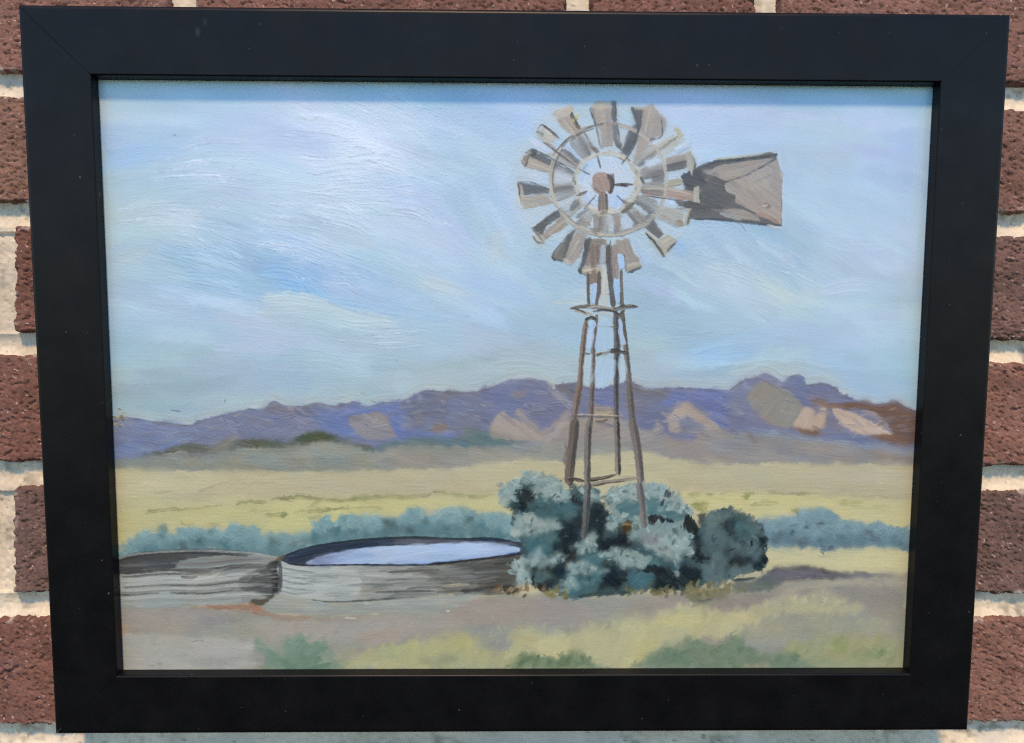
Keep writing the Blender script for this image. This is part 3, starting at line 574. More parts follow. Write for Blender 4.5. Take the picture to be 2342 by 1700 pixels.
fl(E_, [(420,1360),(520,1310),(600,1310),(500,1390)], (142,136,134), .7)
fl(F_, [(0,930),(300,900),(440,960),(150,1080),(0,1120)], (160,147,140), .8)
fl(F_, [(520,960),(900,890),(1100,880),(900,1000),(620,1040)], (152,137,134), .85)
fl(F_, [(1080,870),(1500,800),(2040,790),(2040,860),(1300,880)], (176,165,150), .8)
fl(F_, [(1250,860),(2040,850),(2040,1080),(1750,1040),(1650,990),(1300,930)], (152,142,138), .85)
fl(F_, [(1100,860),(1250,860),(1200,930),(1100,950)], (178,164,150), .7)
restroke(gm, 650, 60, 9, lambda x, y: (rng.normal(2, 5), .5), .010, .45, .05, .05, .014, .5, .02)
stroke(D_([(640,995),(850,995),(1050,1000),(1150,990)]), 10, (166,112,92), .85); stroke(D_([(1060,950),(1100,985),(1120,1040)]), 16, (160,108,90), .8); stroke(D_([(900,1010),(1150,1035),(1300,1070),(1520,1075)]), 12, (168,128,112), .6)
stroke(D_([(1090,1020),(1160,985)]), 8, (190,132,112), .8); stroke(D_([(680,985),(760,998)]), 5, (222,190,176), .7); stroke(D_([(1400,1085),(1700,1085),(2000,1060)]), 9, (170,140,124), .5)
stroke(D_([(310,1445),(400,1410)]), 4, (120,118,120), .6); stroke(D_([(660,1255),(720,1245)]), 4, (120,114,114), .6); stroke(D_([(1680,1190),(1720,1190)]), 9, (146,142,142), .6); stroke(D_([(1860,1240),(2100,1190),(2200,1210)]), 10, (172,142,130), .45)
fl(D_, [(100,1130),(150,1140),(150,1190),(105,1200)], (186,150,134), .7, 2, 2)
# --- dry grass --------------------------------------------------------------------------------------
def grass(z, poly, c, n, ln=60, w=12, a=.7, tilt=-70, jit=.016, sprd=22):
    r = fill(z(poly), c, 7, 9, 8, .8, -70, .025, .03)
    if r is None: return
    m = np.zeros((NY, NX), np.float32); m[r[0]] = r[1]
    restroke(m, n, ln*ZS*K, w*ZS*K*2, lambda x, y: (tilt + rng.normal(0, sprd), .7), jit, a, .06, .15, .02, .5, .02, False)
grass(E_, [(400,1440),(430,1400),(560,1345),(720,1290),(860,1265),(1100,1240),(1250,1215),(1400,1225),(1500,1290),(1620,1340),(1700,1320),(1720,1470),(400,1470)], (180,177,126), 190)
grass(E_, [(860,1300),(1250,1220),(1400,1240),(1350,1330),(1000,1350)], (184,178,128), 60)
grass(E_, [(1700,1330),(1720,1200),(1800,1140),(1930,1190),(2100,1200),(2268,1160),(2420,1120),(2640,1080),(2640,1470),(1720,1470)], (193,185,138), 230)
grass(F_, [(-60,1130),(150,1080),(330,1000),(440,985),(500,985),(620,1035),(850,1035),(900,1150),(700,1210),(430,1220),(200,1290),(80,1400),(-60,1440)], (198,189,140), 240)
grass(F_, [(820,1040),(960,970),(1110,930),(1330,935),(1550,960),(1680,1010),(1500,1060),(1150,1060),(900,1120)], (187,180,141), 150)
grass(F_, [(850,1150),(1150,1080),(1600,1080),(2050,1090),(2060,1260),(1700,1250),(1300,1230),(900,1230)], (166,160,138), 190)
grass(F_, [(1150,1260),(1500,1210),(1800,1230),(2060,1260),(2060,1470),(1200,1470)], (163,163,120), 170)
grass(F_, [(1320,900),(1400,870),(1560,960),(1400,980)], (172,168,146), 40, a=.5)
fl(F_, [(170,1080),(350,1040),(500,1060),(480,1140),(200,1140)], (205,190,132), .6)
fl(F_, [(0,1270),(150,1270),(100,1390),(0,1420)], (192,178,116), .6)
fl(F_, [(700,1060),(830,1060),(820,1120),(720,1120)], (202,184,140), .5)
fl(E_, [(1960,1200),(2100,1190),(2150,1330),(2050,1380),(1900,1330)], (206,196,146), .6)
fl(E_, [(1050,1400),(1250,1360),(1330,1400),(1100,1440)], (150,150,122), .6)
fl(F_, [(1130,1230),(1280,1180),(1340,1230),(1200,1270)], (156,150,144), .5)
fl(F_, [(1700,1100),(1850,1080),(1900,1180),(1700,1190)], (172,166,148), .5)
fl(F_, [(1900,1050),(2040,1080),(2020,1300),(1960,1250)], (150,150,142), .5)
for i in range(60):
    x = rng.uniform(150, 1700); y = np.interp(x, [150,330,500,850,1000,1330,1700], [1080,1000,990,1040,970,940,1010]) + rng.normal(10, 12); L = rng.uniform(30, 60)
    stroke(F_([(x, y), (x + L*.3, y - L*.6), (x + L*.5, y - L)]), 5, tuple(np.array((196,188,150)) + rng.normal(0, 8)), .55, .4, .8, .02, 1)
for i in range(30):
    x = rng.uniform(1240, 2250); y = 1215 + rng.normal(0, 40); L = rng.uniform(30, 80)
    stroke(E_([(x, y), (x + L*.15, y - L*.6), (x + L*.35, y - L)]), 4, tuple(np.array((190,180,146)) + rng.normal(0, 8)), .5, .4, .8, .02, 1)
for x, y, c in ((1520,1250,(130,146,90)),(1560,1300,(140,152,96)),(1650,1340,(126,144,100)),(1820,1340,(116,140,96)),(1850,1320,(110,136,90)),(1750,1330,(132,146,100)),(1700,1390,(136,148,108)),(1600,1390,(146,158,108)),(1500,1320,(150,156,102)),(1350,1390,(168,162,104)),(1900,1390,(140,148,104))):
    stroke(F_([(x - 40, y + 30), (x, y), (x + 30, y - 25)]), 18, c, .5, .5, .6, .02, 3)
fl(F_, [(1230,1400),(1400,1380),(1560,1440),(1250,1445)], (138,150,124), .6)
for i, (x, y) in enumerate(((2010,880),(2020,930),(2025,960),(2000,980))): stroke(F_([(x - 10, y + 16), (x + 18, y - 18)]), 8, [(160,172,130),(190,196,150)][i % 2], .8)
# grey-green plants along the lower edge
def fan(z, bx, by, lst, c, w=30):
    for x, y, ww in lst:
        mx, my = (bx + x)/2 + (x - bx)*.08, (by + y)/2
        for k in range(3):
            o = rng.normal(0, ww*.22); stroke(z([(bx + (x - bx)*.1 + o, by), (mx + o, my), (x + o*1.5, y + abs(o)*.5)]), ww*.62*.31*2, tuple(np.array(c) + rng.normal(0, 5)), .8, .35, .35, .025, 1.5, .05, w2=ww*.5*.31*2)
fill(D_([(1110,1250),(1150,1235),(1200,1290),(1330,1370),(1310,1280),(1340,1225),(1400,1235),(1450,1180),(1510,1260),(1500,1330),(1540,1270),(1590,1230),(1640,1240),(1660,1300),(1700,1380),(1720,1470),(1200,1470),(1180,1380),(1120,1310)]), (130,148,134), 3.5, 4, alpha=.82, ang=-80)
fan(D_, 1400, 1470, [(1130,1260,60),(1350,1250,60),(1440,1210,70),(1490,1270,60),(1590,1250,70),(1640,1290,60),(1220,1330,60)], (122,146,132))
fan(D_, 1450, 1490, [(1300,1390,60),(1420,1350,70),(1560,1380,70),(1680,1420,60)], (108,132,116))
stroke(D_([(1450,1240),(1453,1180)]), 4, (120,140,128), .7)
fill(E_([(1700,1470),(1720,1400),(1800,1350),(1880,1330),(1900,1360),(2000,1380),(2130,1380),(2180,1320),(2240,1340),(2300,1390),(2380,1420),(2400,1470)]), (122,136,110), 3.5, 5, alpha=.8, ang=-70)
for i in range(60):
    x = rng.uniform(1720, 2330); y = rng.uniform(1390, 1450); L = rng.uniform(40, 80); a = math.radians(rng.normal(-65, 20))
    if y - L > np.interp(x, [1700,1880,2000,2180,2380], [1390,1310,1360,1300,1400]): stroke(E_([(x, y), (x + L*math.cos(a), y + L*math.sin(a))]), 9, [(104,124,100),(122,140,116),(98,116,86)][i % 3], .75, .4, .8)
fill(F_([(60,1460),(80,1390),(180,1290),(250,1290),(330,1280),(380,1232),(440,1222),(500,1275),(600,1290),(680,1240),(760,1215),(830,1250),(860,1310),(1000,1345),(1120,1335),(1220,1345),(1240,1400),(1260,1470)]), (122,138,116), 3.5, 5, alpha=.85, ang=-60)
for i in range(110):
    x = rng.uniform(110, 1220); t = np.interp(x, [80,180,330,440,600,760,860,1000,1220], [1400,1290,1280,1225,1290,1215,1310,1345,1345]); y = rng.uniform(t + 25, 1460); L = rng.uniform(40, 80); a = math.radians(rng.normal(-50, 35))
    stroke(F_([(x, y), (x + L*.6*math.cos(a), y + L*.5*math.sin(a))]), 16, tuple(np.array([(104,126,108),(120,142,124),(112,134,106)][i % 3]) + rng.normal(0, 4)), .6, .5, .6)
stroke(F_([(200,1310),(230,1295),(280,1280)]), 6, (190,188,150), .5)
fl(F_, [(830,1420),(960,1400),(990,1445),(800,1450)], (172,154,130), .7, 2, 2)
stroke(F_([(860,1415),(930,1405),(980,1395)]), 5, (92,108,90), .7)
# shadow lying to the right of the shrubs
fl(F_, [(985,738),(1060,712),(1200,702),(1400,722),(1550,746),(1780,752),(1965,757),(1800,770),(1560,780),(1300,784),(1150,792),(1080,824),(960,836),(900,800)], (98,100,113), .88, 2.5, 2.5)
fl(F_, [(1050,730),(1300,730),(1480,760),(1250,780),(1100,770)], (110,109,128), .7)
stroke(F_([(990,735),(1100,712),(1230,708),(1380,724),(1540,745)]), 9, (78,80,82), .85); stroke(F_([(1540,750),(1700,755),(1950,765)]), 8, (110,112,120), .8)
stroke(F_([(1100,805),(1200,792),(1380,780),(1520,790)]), 8, (84,84,98), .8); stroke(F_([(1540,800),(1650,770),(1900,750)]), 7, (126,122,136), .6)
fl(F_, [(720,830),(900,790),(1080,800),(1090,850),(960,880),(760,890)], (98,110,108), .85, 3)
fl(F_, [(380,900),(480,850),(700,850),(860,860),(740,900),(520,960),(420,940)], (124,118,92), .8, 4, 4, -40)
soften(np.ones((NY, NX), np.float32), .8)
COL[..., 0] -= .016*gm; COL[..., 2] -= .010*gm; land = np.maximum(mtm, pm); restroke(land, 1900, 22, 3.6, lambda x, y: (rng.normal(3, 14), .9), .022, .5, .07, .06, .02, .55, .03, False)
mt(H_, [(720,520),(745,470),(822,398),(870,430),(950,490),(1032,552),(960,560),(890,505),(830,482),(790,520),(782,572),(735,560)], (174,156,144), .55, 1.5, 2.0, 40)
mt(H_, [(1200,345),(1240,292),(1290,288),(1400,332),(1500,420),(1480,480),(1420,546),(1330,526),(1230,450),(1190,395)], (141,137,131), .55, 1.5, 2.0, -55)
mt(H_, [(1455,538),(1480,480),(1500,440),(1560,442),(1575,477),(1618,432),(1638,447),(1610,550),(1540,560)], (190,163,146), .55, 1.5, 2.0, -70)
mt(H_, [(1676,438),(1760,450),(1850,490),(1920,530),(2018,582),(1960,590),(1870,590),(1800,580),(1758,540),(1694,492)], (198,171,154), .55, 1.5, 2.0, 30)
mt(H_, [(1660,410),(1850,400),(1940,420),(2040,404),(2110,440),(2165,470),(2160,590),(2030,570),(1985,520),(1900,452),(1800,442),(1690,428)], (122,86,74), .6, 1, 1.5)
mt(B_, [(90,1580),(117,1482),(175,1422),(233,1474),(360,1532),(478,1612),(515,1670),(105,1655)], (168,150,142), .55, 1.5, 2.0, 40)
mt(B_, [(300,1434),(350,1417),(398,1482),(500,1580),(540,1646),(455,1598),(382,1538)], (156,144,142), .55, 1.5, 2.0, 45)
mt(G_, [(1404,492),(1500,472),(1588,472),(1638,542),(1668,603),(1520,610),(1442,575)], (144,137,142), .55, 1.5, 2.0, 10)
for i in range(0, len(ridge) - 3, 3): stroke([(x, y + 2) for x, y in ridge[i:i+4]], 6, [(104,108,146),(112,106,124),(118,124,160)][i//3 % 3], .55, .4, .6, .02, .8)
for i in range(150):
    x = rng.uniform(270, 2090); top = np.interp(x, [p_[0] for p_ in ridge], [p_[1] for p_ in ridge]) + 14; bot = np.interp(x, [260,520,700,1000,1250,1600,2100], [1030,1010,985,985,960,1000,990])
    if bot - top < 12: continue
    y = rng.uniform(top, bot); L = rng.uniform(14, 50); a = rng.normal(.12, .4); q_ = COL[tuple(np.clip(cv([(x, y)])[0][::-1].astype(int), 0, (NY - 1, NX - 1)))]*255
    stroke([(x - L/2*math.cos(a), y - L/2*math.sin(a)), (x + L/2*math.cos(a), y + L/2*math.sin(a))], rng.uniform(5, 11), tuple(q_*.7 + np.array([(120,126,164),(136,132,150),(106,116,168),(140,134,140)][i % 4])*.3 + rng.normal(0, 7)), .6, .5, .7, .03, .9, .06)
for i in range(60):
    x, y = rng.uniform(300, 2080), 0; y = np.interp(x, [300,900,1250,1700,2080], [960,920,930,940,960]) + rng.normal(0, 22); L = rng.uniform(8, 26); a = rng.normal(.2, .5)
    stroke([(x, y), (x + L*math.cos(a), y + L*math.sin(a))], 2.6, [(176,166,150),(92,98,150),(158,164,190),(124,112,116)][i % 4], .55, .4)
restroke(gm, 900, 24, 4, lambda x, y: (rng.normal(0, 16), .9), .02, .45, .07, .06, .02, .55, .03)
restroke(gm, 420, 46, 8, lambda x, y: (rng.normal(-20, 40), .5), .012, .4, .05, .1, .016, .6, .02)
# --- stock tanks --------------------------------------------------------------------------------------
fill(D_([(60,650),(90,640),(200,605),(400,587),(600,577),(800,577),(1080,596),(1290,632),(1312,665),(1302,880),(1235,942),(1100,962),(650,987),(60,992)]), (146,150,146), 1.3, 1.5, 5, 1, -3, .03)
def tk(z, pts, c, a=.85, **k):
    c = np.array(c, float); g = c.mean(); c = tuple(g + (c - g)*.5 + np.array((-4, 1, 0)))
    return fill(z(pts), c, k.pop('soft', 1.6), k.pop('jag', 2), 5, a, k.pop('ang', -3), .03, .04, **k)
tk(D_, [(60,655),(90,642),(200,606),(400,588),(700,578),(1080,597),(1070,615),(800,620),(600,650),(540,690),(530,720),(300,735),(60,775)], (84,86,88), .95)
tk(D_, [(100,650),(300,615),(560,600),(560,640),(300,660),(110,690)], (82,80,88), .7)
tk(D_, [(520,690),(600,650),(800,630),(1060,625),(1150,640),(900,680),(560,730)], (134,136,134), .8)
tk(D_, [(60,775),(400,740),(700,760),(900,790),(700,830),(60,860)], (168,172,168), .7)
tk(D_, [(60,830),(400,850),(900,870),(1000,950),(650,985),(60,990)], (162,170,167), .7)
tk(D_, [(1000,790),(1150,720),(1290,640),(1312,665),(1302,885),(1230,930),(1100,880),(1010,870)], (84,82,84), .85, soft=3)
tk(D_, [(1200,690),(1295,645),(1310,700),(1302,880),(1240,900),(1230,780)], (58,56,62), .85, soft=2)
tk(D_, [(1080,950),(1180,930),(1290,885),(1240,945),(1130,985)], (94,78,64), .8, soft=2)
for y0, y1, c, w, a in ((690,640,(120,114,118),8,.6),(740,680,(84,84,86),10,.8),(770,690,(96,96,98),7,.7),(800,745,(182,184,180),10,.6),(850,800,(98,100,98),7,.8),(830,770,(186,190,186),8,.6),(870,830,(176,182,178),12,.6),(905,870,(92,96,96),6,.8),(890,850,(120,124,122),6,.6),(930,900,(180,188,186),9,.6),(950,930,(140,148,146),6,.6)):
    for k in range(3):
        xa = 100 + 380*k + rng.uniform(-60, 60); xb = xa + rng.uniform(350, 520); f = lambda x: y0 + (y1 - y0)*max(0.0, (x - 100)/1150.0)**1.6 + 6*math.sin(x/90.)
        xb = min(xb, 1280); xs_ = np.linspace(xa, xb, 5)
        stroke(D_([(x, f(x)) for x in xs_]), w*.8, tuple(np.array(c) + rng.normal(0, 6)), a, .5, .7, .03, .9, .06)
for i in range(26):
    x = rng.uniform(880, 1240); y = rng.uniform(690, 900); L = rng.uniform(60, 170)
    stroke(D_([(x, y), (x + L*.5, y - 6), (x + L, y - 22)]), rng.uniform(4, 9), [(78,77,80),(114,113,112),(140,141,139)][i % 3], .55, .6, .8)
stroke(D_([(560,775),(640,780),(680,770)]), 7, (110,106,108), .8); stroke(D_([(650,800),(760,780),(850,750)]), 6, (190,192,188), .7)
stroke(D_([(100,635),(250,598),(500,578),(800,572),(1050,588)]), 4, (76,92,96), .6)
stroke(D_([(60,652),(200,612),(400,592),(650,582),(900,588),(1100,602),(1280,636)]), 5, (172,176,174), .55, .4); stroke(D_([(60,668),(250,622),(500,604),(800,604),(1050,622)]), 4, (62,64,68), .6, .4)
# right-hand tank
tk(E_, [(-5,655),(60,670),(160,692),(600,692),(1100,692),(1500,648),(1740,612),(1800,590),(1790,700),(1735,860),(1500,892),(1250,905),(1000,932),(700,952),(400,965),(250,948),(20,908),(-5,880)], (158,156,150), 1, soft=1.2)
tk(E_, [(-5,660),(150,695),(500,695),(760,720),(800,760),(620,830),(560,950),(400,963),(250,947),(20,906),(-5,880)], (177,184,182), .9, soft=4)
tk(E_, [(600,700),(1000,700),(1250,690),(1200,770),(900,880),(640,900),(600,800)], (158,155,148), .7, soft=5)
tk(E_, [(1000,700),(1350,680),(1740,615),(1800,600),(1730,860),(1480,890),(1250,890),(1180,820)], (116,111,105), .8, soft=9)
tk(E_, [(1300,690),(1500,650),(1750,612),(1790,600),(1730,850),(1560,870),(1450,780)], (82,79,77), .75, soft=10)
tk(E_, [(1330,880),(1500,850),(1720,835),(1720,862),(1500,892)], (52,51,53), .8, soft=3)
for i in range(150):
    y = rng.choice([710,745,780,815,850,885,915,935]) + rng.normal(0, 6); x = rng.uniform(10, 1600); L = rng.uniform(110, 330)
    t = x/1700.0; dk = np.array((176,182,180))*(1 - t) + np.array((94,91,88))*t
    d = rng.choice([-30, -16, 10, 14]) if x > 480 else rng.choice([-24, 6, 8, 9])
    cu = -30*(t - .4); stroke(E_([(x, y - t*38), (x + L*.5, y - t*42 - 5 + cu*.1), (x + L, y - t*46 + cu*.25)]), rng.uniform(4, 8), tuple(dk + d + np.array((-4, 0, 1))), .6, .5, .8, .02, 1.1, .07)
for y, yy in ((705,748),(760,800),(800,840),(845,882),(880,890)): stroke(E_([(2, y), (110, y + 22), (260, yy - 4)]), 4, (104,112,114), .55, .5, .8, .03, 1.3)
stroke(E_([(230,945),(350,962),(600,955),(800,940),(1020,928)]), 5, (70,76,78), .8); stroke(E_([(700,890),(900,885),(1150,880)]), 5, (84,86,84), .7); stroke(E_([(800,742),(950,735),(1180,725)]), 6, (96,94,92), .7)
stroke(E_([(620,760),(800,770),(1000,760)]), 7, (186,184,178), .6); stroke(E_([(1200,845),(1400,830)]), 6, (176,166,146), .6); stroke(E_([(1110,872),(1160,868)]), 3, (190,188,182), .6); stroke(E_([(1480,800),(1620,770)]), 5, (130,120,110), .6); stroke(E_([(1260,835),(1340,825)]), 4, (196,180,150), .6)
stroke(E_([(-2,660),(2,780),(0,885)]), 8, (60,62,68), .7, .3, .5, .03, 1.4)
# lip of concrete under it
tk(E_, [(-20,905),(120,930),(250,952),(450,968),(800,945),(1250,912),(1500,905),(1450,935),(1290,1010),(1000,1040),(700,1050),(300,1052),(-60,1040),(-90,1000),(-60,930)], (160,163,155), .95, soft=2.5, ang=0)
tk(E_, [(0,1010),(400,1030),(900,1010),(1250,990),(1200,1030),(600,1052),(0,1046)], (152,152,146), .6, soft=4)
stroke(E_([(620,978),(680,972)]), 3, (200,206,202), .6); stroke(E_([(1230,1028),(1255,1032)]), 3.5, (206,212,210), .7); stroke(E_([(480,1080),(560,1085)]), 4, (216,208,204), .5)
# rim and water
fill(E_([(2,648),(60,608),(220,556),(480,514),(780,488),(1050,482),(1300,494),(1530,489),(1700,508),(1785,530),(1802,582),(1740,612),(1500,646),(1100,690),(600,692),(160,694),(40,672)]), (62,74,92), 1, .8, 5, 1, -6, .03, var=.03)
fill(E_([(900,500),(1300,505),(1700,520),(1770,540),(1280,530),(900,545)]), (98,106,122), 2, 1, alpha=.8)
fill(E_([(60,640),(220,580),(480,535),(700,515),(700,550),(420,590),(250,650),(130,690)]), (50,64,86), 2, 1.5, alpha=.8, ang=-15)
SAT[0] = 1.0
r = fill(E_([(190,672),(300,622),(480,582),(720,552),(1000,536),(1280,524),(1450,520),(1640,534),(1740,550),(1790,576),(1700,602),(1500,632),(1200,664),(1000,678),(600,682),(320,688)]), (170,193,224), 1.6, 1, 5, 1, -5, .02)
wm = np.zeros((NY, NX), np.float32); wm[r[0]] = r[1]
fill(E_([(190,672),(320,620),(480,585),(560,590),(430,640),(380,688),(280,690)]), (116,126,156), 4, 3, alpha=.75, ang=-15)
fill(E_([(330,680),(460,620),(620,590),(700,620),(540,660),(520,684)]), (148,174,216), 4, 3, alpha=.6, ang=-10)
fill(E_([(800,665),(1200,640),(1500,610),(1740,590),(1500,635),(1200,668),(900,682)]), (142,170,214), 3, 2, alpha=.5, ang=-6)
fill(E_([(1080,560),(1300,535),(1560,540),(1640,570),(1400,590),(1150,600)]), (178,200,236), 4, 3, alpha=.6, ang=-3)
restroke(wm, 90, 46, 5, lambda x, y: (-4, .5), .012, .5, .06, .05, .02, .4, .03)
stroke(E_([(30,664),(160,690),(400,688),(600,686),(860,690),(1100,688)]), 4, (58,62,72), .85, .25, .3); stroke(E_([(1100,686),(1300,668),(1500,644),(1680,622),(1780,600)]), 7, (60,58,62), .85, .25, .3)
stroke(E_([(0,648),(60,610),(220,555),(480,514),(780,487),(1050,482),(1300,494),(1530,488),(1700,508),(1785,532)]), 4, (52,60,66), .85, .2, .2)
stroke(E_([(1740,515),(1785,535),(1800,580),(1770,600)]), 8, (62,64,72), .9); stroke(E_([(-25,655),(0,640),(30,620)]), 10, (104,92,76), .7)
SAT[0] = .80
# --- pump tower: legs first, the shrubs grow over their feet ------------------------------------------
def leg(z, pts, w, w2, light, dark, side=1, a=.95):
    w *= 1.2; w2 *= 1.2; light = tuple(np.array(light) - 8)
    stroke(z(pts), w, light, a, .2, .1, .03, 1.1, .06, w2=w2, jag=.8)
    k = ((w + w2)/2)*.30*side/ (ZS if z is C_ else .267)
    stroke(z([(x + k, y) for x, y in pts]), w*.42, dark, .85, .35, .25, .03, .7, .07, w2=w2*.45, jag=.9)
P = 500/1870.0
leg(B_, [(897,640),(880,780),(862,950),(845,1180),(800,1450),(770,1660)], 9, 14, (148,124,112), (92,82,76), .6)
leg(B_, [(985,600),(972,750),(958,900),(955,1100),(938,1450),(918,1660)], 7, 11, (132,120,112), (86,80,74), .8)
leg(B_, [(1155,575),(1160,750),(1165,900),(1158,1100),(1158,1450),(1165,1660)], 13, 9, (104,102,104), (62,62,66), .3)
leg(B_, [(1205,560),(1222,750),(1243,930),(1268,1200),(1290,1450),(1312,1660)], 8, 14, (122,114,110), (84,80,78), .7)
leg(C_, [(697,0),(680,150),(662,300),(645,470)], 16, 19, (112,103,97), (78,76,76), 1)
leg(C_, [(800,0),(788,200),(786,400),(782,600),(772,760),(755,890)], 13, 13, (136,128,124), (72,74,76), .8)
leg(C_, [(1003,0),(1008,120),(1012,260),(1015,405)], 12, 11, (138,130,126), (52,54,58), .9)
leg(C_, [(1118,0),(1142,120),(1163,250),(1180,420),(1196,600),(1210,800)], 17, 12, (132,122,120), (90,88,90), .8)
def bar(z, pts, w, c, a=.9, **k): stroke(z(pts), w, c, a, .25, .4, .04, .7, .08, **k)
bar(B_, [(900,700),(1000,690),(1130,700),(1215,690)], 4, (112,106,102), .6); bar(B_, [(915,420),(1000,410),(1120,420),(1200,412)], 4, (120,114,108), .6); bar(B_, [(880,925),(980,940)], 5, (112,106,102), .75); bar(B_, [(980,935),(1050,925),(1110,910)], 7, (140,128,118)); bar(B_, [(1085,895),(1150,895),(1200,915),(1258,925)], 7, (66,64,64)); bar(B_, [(990,945),(1030,925)], 3, (76,70,62)); bar(B_, [(1100,915),(1180,918),(1250,915)], 6, (84,80,78))
bar(B_, [(775,1465),(880,1462),(1000,1468),(1200,1470)], 5, (112,106,104)); bar(B_, [(800,1455),(900,1452),(1180,1462)], 2.5, (186,178,164)); bar(B_, [(980,1505),(1030,1508),(1085,1490)], 6, (112,96,80)); bar(B_, [(970,1440),(1060,1450),(1110,1430)], 5, (186,168,124), .6)
bar(C_, [(640,445),(700,440),(760,455)], 8, (78,74,72)); bar(C_, [(650,480),(700,490)], 12, (70,78,80), .7); bar(C_, [(800,442),(880,430),(1000,405)], 7, (104,98,90)); bar(C_, [(810,450),(900,440),(980,415)], 3, (60,58,56)); bar(C_, [(800,475),(950,455),(1080,440),(1170,430)], 8, (140,130,118)); bar(C_, [(830,485),(960,465),(1070,455)], 3, (72,68,64)); bar(C_, [(1020,415),(1120,415),(1170,430)], 4, (180,168,140), .7)
stroke(C_([(620,180),(632,230),(615,300),(640,360)]), 6, (128,96,80), .6)
# --- shrubs at the foot of the tower -------------------------------------------------------------------
def bush(pts, c, soft=1.6, jag=4, a=.95, ang=-50, js=5): return fill(C_(pts), c, soft, jag, js, a, ang, .035, .05)
_r = bush([(150,540),(180,480),(240,450),(330,400),(430,400),(560,440),(640,520),(720,500),(840,500),(885,560),(900,640),(960,700),(1010,820),(1080,830),(1200,800),(1250,880),(1560,880),(1600,800),(1640,720),(1720,680),(1830,650),(1900,680),(2030,740),(2080,800),(2115,930),(2105,1000),(2090,1090),(1980,1120),(1800,1200),(1650,1230),(1450,1265),(1300,1255),(1150,1275),(900,1300),(700,1310),(640,1330),(560,1280),(450,1260),(390,1200),(300,1180),(300,960),(290,880),(230,760),(250,680),(190,640)], (62,88,95))
bush([(935,560),(1000,500),(1100,480),(1250,478),(1360,500),(1470,585),(1560,680),(1540,730),(1580,800),(1560,900),(1250,860),(1010,830),(950,700),(930,620)], (120,146,150))
D1 = (40,51,57)
for p in ([(260,540),(300,490),(340,500),(390,570),(340,640),(280,640)],[(500,600),(560,590),(640,560),(740,600),(740,800),(620,780),(540,700),(480,680)],[(800,640),(860,610),(930,680),(960,760),(900,830),(930,880),(1060,880),(1070,930),(900,970),(800,960),(740,900),(770,800)],
  [(580,700),(700,820),(760,930),(700,1040),(600,1010),(560,960),(500,960),(560,860)],[(1000,800),(1070,760),(1140,770),(1130,840),(1070,920),(1010,860)],[(1240,720),(1290,690),(1420,740),(1390,770),(1250,760)],[(1520,700),(1560,740),(1620,800),(1600,900),(1560,880),(1500,790)],
  [(1540,930),(1640,900),(1700,1000),(1640,1060),(1560,1050)],[(900,1100),(1000,1040),(1090,1100),(1050,1230),(900,1250),(860,1200)],[(1280,1170),(1320,1080),(1440,1120),(1500,1060),(1620,1120),(1600,1220),(1420,1260),(1300,1260)],[(540,1080),(620,1060),(640,1180),(580,1240),(540,1180)],[(360,1160),(400,1140),(540,1170),(530,1250),(440,1260),(380,1230)],
  [(1720,740),(1830,740),(1880,790),(1850,850),(1780,800)],[(1910,850),(1960,870),(2080,800),(2110,960),(2090,1080),(2000,1100),(1940,900)],[(1760,1040),(1900,1010),(2000,1000),(2000,1060),(1850,1090),(1770,1080)],[(1190,1080),(1270,1050),(1330,1130),(1200,1130)],[(400,1090),(530,1090),(540,1120),(400,1130)],[(240,620),(330,640),(300,680),(220,660)]):
    bush(p, tuple(np.array(D1) + rng.normal(0, 4)), 2.2, 5, .9, rng.choice([-60, 40, 80]))
bush([(960,880),(1050,880),(1090,910),(1000,940),(890,950)], (36,44,56), 2, 3)
bush([(1020,780),(1080,750),(1130,770),(1120,820),(1050,830)], (84,66,44), 1.5, 3, .8); stroke(C_([(1030,790),(1080,770),(1120,790)]), 6, (150,126,86), .7)
bush([(560,1000),(700,960),(740,1010),(640,1060)], (66,62,60), 2, 4, .7)
bush([(1600,700),(1640,690),(1670,700),(1650,740),(1620,760)], (84,84,76), 1.2, 2, .9)
bush([(1240,760),(1300,745),(1400,770),(1330,800)], (62,58,62), 2, 3, .6)
T = (72,113,122)
for p in ([(310,880),(420,840),(540,830),(560,900),(480,1000),(360,980)],[(520,650),(640,600),(720,620),(700,720),(580,740)],[(420,560),(520,560),(640,600),(520,640),(430,640)],[(960,660),(1100,600),(1180,620),(1180,700),(1000,760),(940,740)],[(1230,590),(1400,600),(1540,690),(1450,760),(1330,700),(1230,690)],[(620,1160),(720,1080),(900,1080),(880,1200),(780,1300),(640,1310)],[(1080,1150),(1200,1120),(1290,1150),(1250,1230),(1100,1240)],
  [(700,1020),(830,980),(900,1040),(780,1080)],[(1200,1040),(1320,1020),(1300,1080),(1210,1090)],[(300,700),(420,660),(560,680),(480,740),(330,720)],[(1880,760),(1980,770),(2060,850),(2040,960),(1930,880)]):
    bush(p, tuple(np.array(T) + rng.normal(0, 6)), 2, 5, .85, rng.choice([-60, 30, -20]))
G2 = (94,119,122)
for p in ([(1620,830),(1740,760),(1880,880),(2000,940),(1980,1000),(1820,1030),(1720,1040),(1640,960)],[(1660,740),(1760,680),(1860,690),(1760,760),(1690,790)],[(1640,1060),(1760,1060),(1800,1200),(1660,1220)],[(1860,1090),(2000,1080),(1960,1130),(1830,1180)],[(2000,900),(2080,960),(2060,1050),(1990,1040)],[(390,1130),(500,1130),(540,1180),(420,1200)]):
    bush(p, tuple(np.array(G2) + rng.normal(0, 5)), 2.5, 5, .85, rng.choice([-60, -80, 60]))
L_ = (144,170,169)
